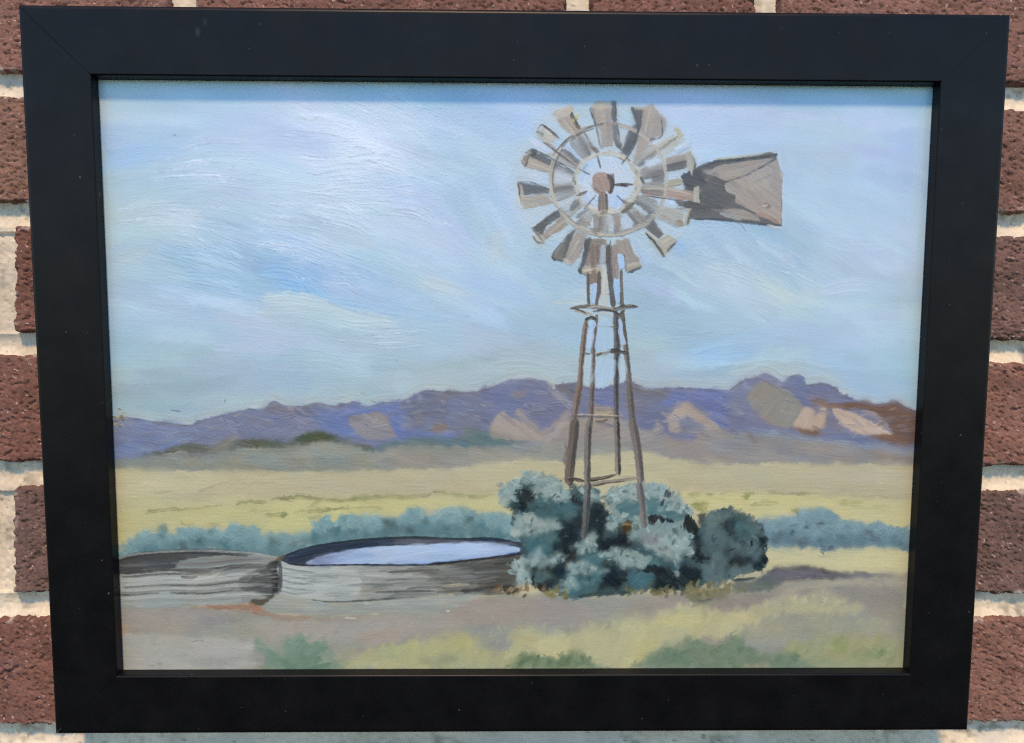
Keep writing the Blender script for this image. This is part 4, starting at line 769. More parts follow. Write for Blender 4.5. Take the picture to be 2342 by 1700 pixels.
LP = [[(140,560),(160,490),(240,450),(300,470),(250,540),(240,600),(170,630)],[(240,450),(330,390),(430,400),(560,440),(600,500),(480,480),(360,470)],[(400,500),(520,480),(620,520),(640,600),(560,600),(480,560),(400,570)],[(210,800),(260,720),(340,690),(430,730),(560,770),(580,800),(440,830),(330,850),(240,860)],
 [(380,960),(430,950),(470,1020),(580,1010),(560,1060),(440,1090),(340,1060),(360,1000)],[(230,1080),(250,1040),(310,1040),(340,1120),(370,1200),(300,1230),(260,1160),(210,1130)],[(700,930),(760,900),(800,850),(840,850),(870,930),(800,980),(740,990)],[(880,1010),(980,950),(1130,960),(1250,1020),(1200,1080),(1050,1090),(960,1040)],
 [(640,1080),(740,1060),(860,1100),(920,1130),(780,1150),(660,1140)],[(940,600),(960,540),(1060,520),(1000,600)],[(950,720),(1010,690),(1080,700),(1000,800),(950,800)],[(1040,560),(1100,490),(1240,480),(1340,500),(1370,580),(1240,570),(1130,600)],[(1100,870),(1180,800),(1320,760),(1440,800),(1560,860),(1450,900),(1240,880)],
 [(1300,960),(1440,900),(1560,940),(1570,980),(1470,1020),(1450,1150),(1430,1080),(1340,1010)],[(1240,900),(1450,880),(1550,870),(1500,960),(1330,980),(1240,960)],[(1130,740),(1200,700),(1190,790),(1120,830)],[(1370,580),(1450,580),(1560,680),(1480,690),(1390,650)],[(730,520),(800,520),(870,580),(800,600)],[(600,1200),(680,1160),(700,1230),(620,1300)]]
for i, p in enumerate(LP):
    bush(p, tuple(np.array(L_) - (4, 4, 4) + rng.normal(0, 7)), 2.6, 6, .9, [-60, 20, -30, 10, -70, -80][i % 6])
    q = np.array(p, float); c = q.mean(0)
    for k in range(9):                        # split bristle tips flicked outwards
        v = q[rng.integers(len(q))]; d = (v - c)/(np.hypot(*(v - c)) + 1e-6); s0 = v - d*40; a = rng.normal(0, .5)
        d2 = np.array([d[0]*math.cos(a) - d[1]*math.sin(a), d[0]*math.sin(a) + d[1]*math.cos(a)])
        stroke(C_([tuple(s0), tuple(v + d2*rng.uniform(0, 26))]), rng.uniform(7, 14), tuple(np.array(L_) + rng.normal(-6, 14)), .8, .45, .7, .03, .9, .07)
bush([(1190,880),(1240,850),(1320,860),(1330,920),(1240,930)], (132,134,150), 2.5, 4, .8); bush([(1330,930),(1420,930),(1410,1000),(1340,980)], (150,152,150), 2.5, 4, .6)
bush([(320,690),(400,720),(520,760),(420,790),(300,760)], (172,184,178), 2.5, 4, .6); bush([(215,830),(260,800),(290,850),(240,870)], (176,186,178), 2, 3, .7); bush([(250,1060),(300,1050),(330,1110),(290,1200)], (160,182,182), 2, 4, .6)
bush([(1380,540),(1470,590),(1440,610),(1380,590)], (140,150,156), 2, 3, .6)
for i in range(110):                          # flicked leaves in all tones
    j = rng.integers(len(LP)); q = np.array(LP[j], float); c = q.mean(0) + rng.normal(0, 55, 2)
    a = rng.uniform(0, 2*math.pi); L = rng.uniform(20, 55)
    col = [(150,172,172),(86,124,132),(60,78,84),(120,146,148),(170,186,182),(44,56,62)][rng.integers(6)]
    if 120 < c[0] < 2090 and 420 < c[1] < 1260: stroke(C_([tuple(c), (c[0] + L*.5*math.cos(a) + 6, c[1] + L*.5*math.sin(a)), (c[0] + L*math.cos(a), c[1] + L*math.sin(a))]), rng.uniform(6, 14), tuple(np.array(col) + rng.normal(0, 6)), .45, .65, .8, .03, 2.0, .06)
for i in range(70):                           # dry-brushed edge of the right-hand bush
    x = rng.uniform(1620, 2100); y = rng.uniform(680, 1150); a = math.radians(rng.choice([-80, -60, 70]) + rng.normal(0, 20)); L = rng.uniform(40, 90)
    if ((x - 1860)/240)**2 + ((y - 920)/240)**2 < 1: stroke(C_([(x, y), (x + L*math.cos(a), y + L*math.sin(a))]), rng.uniform(7, 13), tuple(np.array([(104,128,132),(66,80,86),(84,106,112),(56,66,74)][i % 4]) + rng.normal(0, 5)), .5, .6, .7)
for x, y in ((1830,650),(1760,670),(1890,680),(1980,720),(2050,780),(1350,490),(1300,480),(330,390),(400,395),(480,420),(200,470),(150,530)):
    for k in range(5): stroke(C_([(x + rng.normal(0, 18), y + 30), (x + rng.normal(8, 20), y - rng.uniform(5, 25))]), 7, tuple(np.array((92,112,118) if x > 1700 else (140,166,168)) + rng.normal(0, 8)), .7, .4, .8)
for x, y in ((1380,520),(1370,560),(1400,540),(1350,600)): stroke(C_([(x, y), (x - 15, y + 40)]), 8, (62,72,78), .8)
bm_ = np.zeros((NY, NX), np.float32); bm_[_r[0]] = _r[1]
soften(blur(np.minimum(bm_*1.2, 1), 3), .85)
restroke(bm_, 1500, 17, 5, lambda x, y: (rng.choice([-75, -50, 30, 60, -20]) + rng.normal(0, 15), 1.), .026, .5, .08, .25, .03, .5, .04)
for i in range(150):
    q = np.array(LP[rng.integers(len(LP))], float); c_ = q.mean(0); v = c_ + (q[rng.integers(len(q))] - c_)*rng.uniform(.3, 1.0); a = rng.choice([-1.2, -.7, .4, .9]) + rng.normal(0, .3); L = rng.uniform(22, 50)
    stroke(C_([(v[0] - L*.4*math.cos(a), v[1] - L*.4*math.sin(a)), tuple(v + rng.normal(0, 4, 2)), (v[0] + L*.5*math.cos(a), v[1] + L*.5*math.sin(a))]), rng.uniform(4, 9), tuple(np.array([(150,174,172),(168,186,182),(128,156,158),(92,128,134)][i % 4]) + rng.normal(0, 7)), .62, .5, .7, .04, .7, .10)
for i in range(70):
    x, y = rng.uniform(260, 2080), rng.uniform(560, 1230); a = rng.normal(-.9, .6); L = rng.uniform(20, 50); u_, v_ = cv(C_([(x, y)]))[0].astype(int)
    if bm_[v_, u_] > .6: stroke(C_([(x, y), (x + L*math.cos(a), y + L*math.sin(a))]), rng.uniform(4, 8), tuple(np.array([(52,64,70),(72,104,110),(60,82,88)][i % 3]) + rng.normal(0, 5)), .6, .5, .7, .03, .7, .08)
# legs that stay in front of the foliage
leg(C_, [(792,470),(786,560),(780,660),(770,770),(757,880)], 13, 12, (122,122,120), (66,70,74), .8, .9)
leg(C_, [(1168,470),(1184,560),(1196,660),(1208,800)], 14, 12, (134,128,126), (92,92,94), .8, .9)
# brown litter and grass under them
for x0, x1, y, cs, n in ((60,460,1275,((140,118,86),(112,92,68),(150,132,100),(70,64,58)),34),(470,620,1300,((120,118,76),(140,132,88)),22),(1060,1700,1290,((118,112,78),(140,128,92),(96,100,72)),40),(1500,1850,1250,((110,112,84),(130,122,88)),30)):
    for i in range(n):
        x = rng.uniform(x0, x1); yy_ = y + rng.normal(0, 14); L = rng.uniform(25, 60); a = math.radians(rng.normal(-60, 30))
        stroke(C_([(x, yy_), (x + L*math.cos(a), yy_ + L*math.sin(a))]), rng.uniform(5, 10), tuple(np.array(cs[i % len(cs)]) + rng.normal(0, 8)), .65, .4, .8, .03, 1)
stroke(C_([(720,1310),(900,1290),(1100,1280)]), 9, (62,78,78), .8); stroke(C_([(1600,1335),(1650,1345),(1710,1330)]), 9, (88,96,100), .5, .5); stroke(C_([(1640,1150),(1800,1200)]), 6, (90,104,110), .5); stroke(C_([(1860,1190),(1950,1185),(2030,1172)]), 7, (52,62,72), .8)
# --- wind wheel ---------------------------------------------------------------------------------------
def pn(pts, c, ang=0, a=.97, soft=.9, jag=1.0, sm=False, **k): return fill(A_(pts), c, soft, jag, 4, a, ang, .035, .07, sm, **k)
def ln(pts, w, c, a=.9, **k): stroke(A_(pts), w, c, a, k.pop('dry', .25), k.pop('taper', .5), .04, .7, .09, **k)
# vane
SAT[0] = .55
pn([(1400,610),(1560,545),(1740,528),(1850,515),(2030,495),(2032,560),(2070,640),(2065,1028),(1900,1008),(1600,975),(1390,968),(1380,880),(1340,700),(1370,620)], (88,88,93), 20)
pn([(1470,615),(1640,570),(1860,533),(2015,522),(1900,590),(1800,650),(1655,692),(1560,650)], (160,149,142), -12)
pn([(1640,722),(1660,700),(1800,655),(1900,600),(2032,530),(2070,640),(2062,1012),(1990,965),(1880,932),(1722,852),(1720,800),(1655,772)], (162,151,146), 35)
pn([(1730,690),(1880,620),(1990,600),(2000,700),(1900,760),(1780,760)], (170,160,155), 60, .5, 4); pn([(1800,860),(1900,830),(2040,900),(2050,1000),(1980,960)], (168,146,134), 35, .6, 4)
ln([(1880,932),(1970,960),(2045,1005)], 12, (186,140,122), .8); ln([(1850,700),(2000,640)], 4, (140,132,128), .5); ln([(1940,860),(1980,885)], 10, (132,112,106), .7); ln([(1925,880),(1960,870)], 4, (206,196,190), .7)
pn([(1600,905),(1700,892),(1780,905),(1900,955),(1905,992),(1760,972)], (152,143,136), 15); pn([(1400,915),(1600,905),(1740,960),(1600,972),(1400,962)], (96,94,94), 5, .7, 2)
pn([(1430,760),(1600,740),(1700,850),(1560,870),(1440,850)], (84,86,94), 20, .7, 4); ln([(1390,870),(1500,880),(1620,915)], 7, (134,126,116), .7); ln([(1480,700),(1560,640),(1600,650)], 7, (122,116,112), .6)
ln([(1400,612),(1560,548),(1740,528),(1880,508),(2030,490)], 6, (70,70,72), .9, taper=.2); ln([(1560,530),(1740,510),(1900,490),(2030,470)], 6, (186,182,150), .7); ln([(1900,502),(1960,485),(2010,490)], 4, (92,86,70), .7)
ln([(2050,470),(2060,600),(2072,700),(2078,900),(2075,1040)], 5, (196,206,212), .4, taper=.2); ln([(1400,966),(1600,976),(1800,998),(2062,1026)], 5, (70,72,78), .85); ln([(1960,1020),(2070,1045)], 6, (200,206,208), .7)
ln([(1350,640),(1420,650),(1500,700)], 12, (66,70,78), .8); ln([(1350,760),(1420,700)], 14, (74,76,84), .7); ln([(1610,930),(1700,960),(1760,980)], 8, (176,192,200), .6)
ln([(1700,985),(1760,1010),(1800,1060)], 3, (120,130,140), .5)
SAT[0] = .72
# blades, clockwise from twelve
pn([(640,150),(680,98),(800,95),(803,260),(816,432),(722,442),(700,285)], (168,155,147), 85); pn([(800,95),(836,95),(838,250),(866,380),(880,470),(832,432),(803,260)], (96,97,102), 80); pn([(655,150),(690,98),(800,98),(796,150),(700,160)], (186,180,164), -5, .8, 2); ln([(650,140),(680,250),(712,300)], 6, (120,112,100), .6); ln([(700,130),(760,118)], 4, (206,202,186), .7)
pn([(1030,155),(1100,112),(1195,232),(1172,352),(1100,372),(1000,522),(962,520),(1012,330)], (168,154,144), 110); pn([(948,140),(1032,160),(1022,262),(992,380),(930,500),(872,480),(920,332),(982,262)], (84,87,94), 105); ln([(960,145),(1040,150),(1110,115)], 8, (178,168,148), .8); ln([(1140,210),(1190,250),(1175,345)], 10, (150,140,128), .8); ln([(1080,385),(1130,375)], 7, (88,86,84), .8); ln([(950,140),(965,170)], 10, (66,66,64), .7)
ln([(880,560),(930,490)], 6, (110,104,96), .8); pn([(850,340),(910,310),(930,330),(880,420),(855,400)], (190,202,214), 110, .8, 2)
pn([(1262,300),(1292,285),(1342,350),(1302,385)], (184,178,155), 50, .95); pn([(1255,340),(1300,390),(1140,470),(1020,520),(1020,472),(1150,402)], (184,196,204), -28, .85, 2); pn([(1200,470),(1290,400),(1330,380),(1250,470),(1120,530)], (178,180,168), -35, .7, 2)
pn([(1262,445),(1390,370),(1402,432),(1282,495)], (164,194,230), -28); ln([(1270,460),(1380,395)], 5, (205,224,246), .8); ln([(1280,480),(1390,430)], 5, (150,186,238), .7); pn([(1120,380),(1240,320),(1130,430),(1060,440)], (180,204,236), -30, .7, 3)
pn([(1198,522),(1385,468),(1372,535),(1212,580)], (166,147,137), -14); pn([(1205,572),(1372,530),(1362,585),(1212,612),(1030,640),(1020,612)], (92,90,94), -14); pn([(1352,492),(1392,468),(1422,560),(1400,650),(1368,592)], (172,168,155), 75); ln([(1385,480),(1430,570)], 6, (120,116,100), .7); pn([(1010,600),(1140,560),(1180,600),(1030,640)], (166,160,152), -12, .8, 2)
pn([(1085,650),(1200,620),(1192,715),(1102,702)], (112,115,122), -10, .9, 2); pn([(1220,655),(1340,615),(1358,650),(1260,690)], (178,202,236), -18, .95); pn([(1030,650),(1090,640),(1100,700),(1050,700)], (186,204,224), 0, .8, 2)
ln([(1210,712),(1330,690)], 16, (160,144,98), .7); pn([(1200,830),(1420,850),(1642,880),(1600,905),(1380,892),(1258,852)], (88,87,92), 6); pn([(1030,730),(1200,728),(1422,770),(1412,842),(1200,812),(1028,792)], (164,146,135), 8); ln([(1030,770),(1200,790),(1400,822)], 9, (180,142,126), .6); ln([(1040,745),(1200,745),(1400,785)], 6, (186,172,158), .6)
pn([(1412,740),(1452,728),(1462,858),(1412,845)], (172,167,155), 85); ln([(1440,740),(1448,850)], 6, (128,124,114), .6)
pn([(1198,822),(1225,812),(1290,850),(1285,872),(1240,870),(1205,850)], (184,210,246), 30, 1, .8, .8, True); pn([(1130,905),(1200,880),(1342,912),(1332,985),(1290,992),(1148,955)], (170,168,158), 18, .9, 2); ln([(1280,890),(1380,900)], 5, (130,124,112), .7)
pn([(1370,890),(1402,888),(1372,1012),(1332,1032)], (172,167,155), 75); ln([(1395,900),(1365,1020)], 5, (62,60,58), .8); ln([(1280,990),(1330,1010)], 16, (146,112,82), .8)
pn([(950,930),(1060,900),(1130,960),(1000,1060),(960,1040)], (104,107,112), 140, .8, 3); pn([(1005,880),(1060,812),(1112,840),(1085,920),(1030,940)], (166,192,216), 110, .9, 2, 2, True)
pn([(1050,1032),(1110,980),(1195,1082),(1150,1122)], (98,99,104), 50); pn([(1150,1122),(1232,1080),(1292,1132),(1192,1252),(1148,1192)], (174,170,156), -40); ln([(1060,1072),(1120,1140),(1192,1252)], 7, (62,60,54), .9); ln([(1060,1060),(1120,1115),(1160,1140)], 7, (196,186,160), .8); ln([(1210,1210),(1270,1150)], 5, (84,80,70), .8); ln([(1170,1150),(1230,1120)], 5, (212,208,196), .6); ln([(1080,1130),(1180,1250)], 10, (176,186,180), .5)
pn([(1140,960),(1200,970),(1370,1060),(1300,1050),(1200,1000)], (164,200,240), 28, .7, 3)
pn([(830,1130),(930,1112),(962,1200),(1022,1300),(910,1360),(898,1250),(850,1230)], (152,140,130), 70); pn([(898,1312),(1010,1290),(1024,1328),(922,1372)], (166,162,148), -22); ln([(920,1370),(980,1350),(1025,1325)], 5, (66,64,60), .85); pn([(940,1130),(1000,1130),(1110,1290),(1060,1310)], (162,198,238), 60, .75, 3)
pn([(640,1110),(762,1120),(772,1302),(700,1312),(600,1320),(590,1250)], (140,128,121), 85); pn([(605,1120),(650,1108),(625,1250),(572,1372),(562,1340),(582,1230)], (84,88,95), 100); pn([(575,1350),(600,1325),(680,1310),(732,1332),(722,1370),(610,1392)], (174,168,154), -5, 1, .9, 1.2, True); ln([(580,1375),(640,1390),(720,1370)], 4, (120,112,98), .7); ln([(560,1330),(575,1380)], 6, (62,58,54), .8)
pn([(500,1060),(545,1040),(482,1162),(462,1262),(442,1292),(362,1258),(430,1150)], (82,87,92), 115); pn([(545,1055),(625,1082),(562,1250),(500,1312),(462,1262),(485,1162)], (162,150,140), 115); pn([(362,1258),(430,1150),(470,1100),(450,1200),(430,1280)], (128,122,106), 115, .7, 2); ln([(440,1262),(465,1290),(500,1312)], 6, (186,178,162), .8); ln([(365,1250),(385,1280)], 6, (52,50,46), .9)
pn([(430,900),(380,912),(208,1032),(272,1092),(332,1012),(452,932)], (84,88,95), 145); pn([(440,950),(482,1012),(312,1122),(272,1092),(362,1012)], (152,141,131), 145); pn([(215,1085),(265,1065),(305,1140),(262,1152)], (172,167,154), 45, .9); ln([(300,1080),(330,1040)], 4, (180,200,224), .8); ln([(220,1092),(250,1140),(300,1150)], 4, (90,86,78), .8); ln([(340,1010),(420,930)], 4, (110,106,100), .6)
pn([(112,700),(200,698),(342,750),(332,782),(130,792)], (90,94,101), 10); pn([(130,800),(332,788),(372,852),(150,892),(132,832)], (168,157,146), -4); pn([(365,712),(500,702),(520,760),(372,770)], (152,141,131), 8, .9, 2); ln([(108,700),(112,800),(135,900)], 8, (200,198,182), .7); ln([(128,720),(140,780),(145,840)], 6, (178,168,150), .8); ln([(110,700),(120,790)], 4, (86,80,66), .7); ln([(150,890),(260,870)], 6, (184,178,140), .6)
pn([(170,470),(240,478),(422,560),(532,632),(500,638),(350,585),(190,525)], (96,101,110), 25); pn([(130,532),(162,490),(212,522),(362,582),(502,642),(400,645),(168,592)], (172,161,150), 20); ln([(150,540),(180,480),(230,460)], 5, (106,98,86), .8); ln([(160,580),(185,500)], 5, (92,84,72), .8); ln([(190,460),(240,470),(210,500)], 8, (66,62,58), .8); ln([(320,490),(380,500)], 9, (160,150,120), .5)
pn([(240,322),(292,272),(402,362),(382,402),(292,392)], (182,180,170), 40, .9, 1.5); pn([(300,400),(342,395),(432,490),(562,592),(540,612),(400,490)], (162,138,128), 40); ln([(295,280),(340,310),(410,370)], 6, (84,80,72), .85); ln([(250,320),(290,350),(260,320)], 5, (92,86,78), .8); ln([(300,300),(360,350)], 8, (204,206,198), .6); ln([(420,500),(480,510),(560,600)], 9, (176,128,110), .6); ln([(470,480),(520,530),(560,560)], 5, (110,100,92), .8)
pn([(182,372),(232,378),(345,470),(322,482),(220,420)], (184,206,242), 40, .95); pn([(470,412),(520,430),(605,540),(572,560),(500,480)], (170,202,242), 50, .95); pn([(410,530),(480,545),(545,590),(520,605),(430,570)], (186,208,238), 30, .9)
pn([(368,190),(402,155),(512,135),(522,202),(562,292),(602,332),(692,470),(640,472),(552,362),(430,292)], (172,158,148), 58); pn([(372,192),(402,157),(512,137),(516,190),(440,215),(390,235)], (190,183,164), 20, .8, 2); ln([(500,180),(525,240),(560,300)], 8, (84,80,72), .9); ln([(600,330),(650,410),(705,480)], 12, (96,92,90), .85); ln([(690,480),(715,590)], 5, (120,112,100), .7)
for i in range(12): x, y = rng.normal(530, 16), rng.normal(255, 24); ln([(x, y), (x + 14, y + 8)], 6, [(190,168,96),(120,92,52),(206,190,120)][i % 3], .85)
for k in range(16):
    t = math.radians(k*22.5 + 8); ca_, sa_ = math.cos(t), math.sin(t)
    if sa_ < -.1 and -.5 < ca_ < .6: continue
    x0_, y0_ = 775 + 245*ca_, 700 + 225*sa_; x1_, y1_ = 778 + 425*ca_, 688 + 410*sa_
    ln([(x0_, y0_), ((x0_ + x1_)/2, (y0_ + y1_)/2), (x1_, y1_)], 20, [(150,145,140),(138,134,131),(158,152,145)][k % 3], .74, dry=.35, w2=38)
    ln([(x0_ - 26*sa_, y0_ + 26*ca_), (x1_ - 36*sa_, y1_ + 36*ca_)], 8, (98,100,104), .65, dry=.4, w2=13)
pn([(1120,430),(1260,345),(1300,395),(1150,490),(1040,530)], (172,170,160), -30, .75, 2); ln([(1060,520),(1180,440),(1300,350)], 6, (120,116,110), .6)
pn([(1120,960),(1190,930),(1330,1000),(1290,1030)], (150,146,140), 25, .7, 2)
# pale gaps, spokes, rings
for p, c, an in (([(570,330),(700,290),(720,440),(640,420)], (184,200,212), 75),([(390,600),(500,650),(530,690),(390,700)], (184,204,228), 12),([(130,620),(350,660),(340,720),(120,690)], (180,202,230), 6),([(410,850),(520,790),(560,810),(480,900),(420,900)], (178,200,218), -40),([(520,960),(600,900),(620,930),(520,1000)], (184,204,226), -50),
  ([(640,1010),(690,920),(710,930),(700,1030),(660,1040)], (188,206,226), 100),([(760,960),(820,950),(835,1030),(790,1040)], (182,192,200), 80),([(875,960),(930,950),(965,1030),(930,1050),(890,1030)], (176,202,232), 60),([(1050,540),(1140,510),(1150,560),(1060,590)], (182,204,232), -20)): pn(p, c, an, .85, 2.2, 2, True)
ln([(540,960),(620,900)], 8, (110,106,104), .8); ln([(500,900),(560,830)], 14, (100,100,102), .8); ln([(560,990),(640,1010)], 12, (140,130,120), .7); ln([(700,925),(700,1060)], 22, (134,118,110), .8, taper=.2); ln([(840,940),(850,1040)], 14, (150,132,124), .7)
wm_ = np.zeros((NY, NX), np.float32); _w = fill(A_(ellipse(800,720,760,660)), (150,150,150), 4, 1, alpha=1e-6, h=0); wm_[_w[0]] = np.minimum(_w[1]*1e6, 1)
_h = HT.copy(); soften(wm_, .45, .22); restroke(wm_, 160, 14, 4.5, lambda x, y: (rng.uniform(0, 180), .8), .02, .35, .07, .1, .03, .5, .05)
ring_c, rx, ry = (780, 680), 430, 415
for a0, a1, w, c, al in ((150,215,9,(176,170,155),.85),(215,250,7,(120,112,100),.75),(225,262,6,(170,164,150),.8),(262,300,7,(150,142,130),.8),(280,325,7,(178,174,162),.7),(325,372,8,(176,174,162),.8),(10,60,8,(168,164,152),.8),(55,100,9,(168,162,150),.9),(95,150,9,(172,166,152),.9)):
    stroke(A_(ellipse(ring_c[0] + rng.normal(0, 3), ring_c[1] + rng.normal(0, 3), rx, ry, 9, a0, a1 + 1e-3)), w, tuple(np.array(c) + 4), min(1, al*1.05), .25, .2, .04, .7, .10)
for a0, a1, c in ((165,215,(96,90,80)),(228,255,(88,82,74)),(60,95,(128,122,114)),(120,150,(128,120,108))): stroke(A_(ellipse(ring_c[0] - 4, ring_c[1] + 4, rx - 22, ry - 20, 8, a0, a1)), 4, c, .6, .4, .5, .03, .7)
fill(A_(ellipse(770,700,238,222)), (186,188,176), 3, 4, 5, .9, 40, .04, .07); fill(A_(ellipse(765,690,205,196)), (182,206,236), 2, 3, 5, .95, 60, .02, .06)
for a0, a1, c in ((200,260,(198,192,174)),(260,320,(196,190,176)),(330,400,(184,178,164)),(100,160,(192,184,166)),(40,90,(178,174,162))): stroke(A_(ellipse(770,705,238,220, 8, a0, a1)), 9, c, .8, .3, .4, .05, .8, .11)
for i in range(26):
    t = rng.uniform(0, 2*math.pi); r_ = rng.uniform(215, 262); x, y = 770 + r_*math.cos(t), 705 + .93*r_*math.sin(t); a = t + 1.57
    ln([(x - 18*math.cos(a), y - 18*math.sin(a)), (x + 18*math.cos(a), y + 18*math.sin(a))], 4.5, [(150,140,124),(205,200,186),(120,112,98),(186,178,160)][i % 4], .7)
pn([(570,600),(640,540),(670,560),(600,680),(575,690)], (160,196,240), 120, .7, 2.5, 2, True); pn([(590,790),(660,780),(715,860),(680,890),(610,850)], (172,202,244), 60, .85, 2, 2, True); pn([(785,860),(800,800),(860,780),(900,840),(840,910)], (168,200,244), 100, .85, 2, 2, True)
ln([(880,830),(930,860),(990,850)], 6, (128,118,106), .8); ln([(880,925),(930,890),(968,855)], 9, (100,94,86), .85); ln([(560,800),(620,770)], 6, (110,100,92), .7); ln([(590,610),(630,560)], 5, (120,128,140), .4)
ln([(1020,660),(1045,710)], 6, (86,82,76), .8); ln([(820,718),(880,720),(960,716)], 7, (80,66,60), .85); ln([(870,712),(920,730)], 6, (74,58,54), .9)
ln([(742,780),(742,850),(738,920)], 18, (132,114,106), .95, taper=.1, w2=22); ln([(765,790),(772,920)], 6, (90,82,78), .8); ln([(715,800),(712,910)], 6, (104,96,92), .7)
pn(ellipse(800,712,26,76,14), (86,70,64), 90, .9, 1.5, 2, True); pn(ellipse(732,703,74,80,18), (163,135,123), 70, 1, 1, 1.6, True); ln([(690,660),(740,640),(780,660)], 9, (176,152,140), .6); ln([(670,740),(720,780),(760,775)], 8, (142,112,100), .7); ln([(775,640),(810,700),(800,770)], 9, (70,56,50), .8)
pn([(700,925),(760,915),(780,940),(720,950)], (196,186,166), 0, .8, 2, 2, True); ln([(715,935),(770,925)], 4, (110,100,84), .7)
for p, c in (([(640,1040),(700,1090)], (128,116,108)),([(760,1060),(830,1080)], (150,150,148)),([(830,1010),(835,1090)], (120,130,150))): ln(p, 6, c, .6)
# head of the tower, seen below the wheel
pn([(622,1380),(720,1370),(725,1458),(630,1458)], (136,118,108), 90)
stroke(B_([(918,240),(915,400),(922,530)]), 6, (88,78,68), .9); stroke(B_([(955,0),(960,160),(972,330),(988,520)]), 15, (134,114,104), .92, .2, .1, .04, .8, .07, w2=7); stroke(B_([(1012,230),(1018,330),(1005,450)]), 7, (84,76,72), .9); stroke(B_([(990,0),(1000,150)]), 7, (120,104,96), .8)
stroke(B_([(1055,180),(1058,340),(1052,520)]), 17, (186,190,188), .85); stroke(B_([(1060,220),(1045,420)]), 6, (214,206,186), .6); stroke(B_([(1040,0),(1045,80),(1030,170)]), 14, (160,182,206), .8)
stroke(B_([(1085,0),(1095,180),(1112,350),(1132,530)]), 12, (86,83,84), .95, .15, .1, .04, .7, .08); stroke(B_([(1112,0),(1118,180),(1135,330)]), 6, (120,104,96), .8); stroke(B_([(1150,90),(1152,200),(1160,290)]), 13, (148,124,114), .9); stroke(B_([(1140,0),(1142,120)]), 14, (140,122,112), .8)
stroke(B_([(1195,220),(1200,360),(1214,520)]), 7, (128,122,114), .85); stroke(B_([(1186,400),(1196,520)]), 5, (72,68,68), .8)
SAT[0] = 1.0
fill(B_([(935,480),(940,380),(955,330),(985,328),(1000,345),(990,420),(970,500),(945,500)]), (164,194,230), .9, .8, 4, 1, 95, .03, .12); fill(B_([(1128,300),(1155,288),(1175,310),(1186,420),(1188,500),(1160,495),(1135,380)]), (164,194,230), .9, .8, 4, 1, 85, .03, .12)
fill(B_([(1165,90),(1200,75),(1222,120),(1225,180),(1200,205),(1172,160)]), (164,194,230), .9, .8, 4, 1, 80, .03, .12)
fill(B_([(915,790),(925,690),(950,650),(975,660),(965,760),(940,880),(905,880)]), (172,198,230), 1, 1.2, 4, .9, 95, .03, .1); fill(B_([(1170,650),(1195,640),(1215,740),(1235,840),(1200,860),(1180,780)]), (172,198,232), 1, 1.2, 4, .9, 80, .03, .1)
fill(B_([(1000,660),(1060,640),(1110,680),(1130,880),(980,890),(985,760)]), (168,197,224), 2, 2, 4, .75, 90, .02, .06); fill(B_([(980,1010),(1040,980),(1140,990),(1140,1100),(1090,1190),(1030,1230),(975,1190)]), (172,200,226), 2, 2, 4, .8, 100, .02, .06); fill(B_([(870,1040),(900,960),(945,940),(945,1160),(900,1200),(875,1160)]), (176,200,216), 2, 2, 4, .75, 95, .02, .06); fill(B_([(1180,960),(1220,940),(1240,1100),(1210,1180),(1180,1100)]), (176,200,218), 2, 2, 4, .75, 85, .02, .06)
SAT[0] = .80
for p_, w_, c_ in (([(913,235),(915,400),(920,535)], 6.5, (96,88,80)),([(1008,225),(1002,380),(984,535)], 7, (98,88,82)),([(1196,210),(1202,380),(1214,540)], 6.5, (104,99,94))): stroke(B_(p_), w_, c_, .92, .15, .1, .03, .8, .07)
# platform
stroke(B_([(765,542),(860,525),(1000,530),(1120,552),(1200,535),(1340,525)]), 9, (108,102,96), .92, .2, .5, .05, .8, .1); stroke(B_([(900,535),(980,522),(1060,530),(1130,545)]), 5, (178,170,158), .8); stroke(B_([(800,560),(880,575),(960,610)]), 8, (172,164,152), .9); stroke(B_([(775,540),(850,560),(900,590)]), 4, (74,68,62), .85)
stroke(B_([(960,570),(1040,555),(1130,570)]), 5, (78,74,72), .85); stroke(B_([(1180,530),(1260,520),(1330,528)]), 7, (70,68,66), .85); stroke(B_([(1230,510),(1290,515)]), 4, (170,164,154), .6); stroke(B_([(890,640),(940,620),(980,640)]), 7, (48,46,46), .9); stroke(B_([(1130,570),(1180,600),(1225,560)]), 9, (82,78,78), .85); stroke(B_([(1000,590),(1080,588),(1120,620)]), 4, (190,180,164), .6)
stroke(B_([(690,450),(780,440),(880,430)]), 6, (170,200,232), .7); stroke(B_([(620,490),(800,490),(880,505)]), 12, (190,204,212), .5)
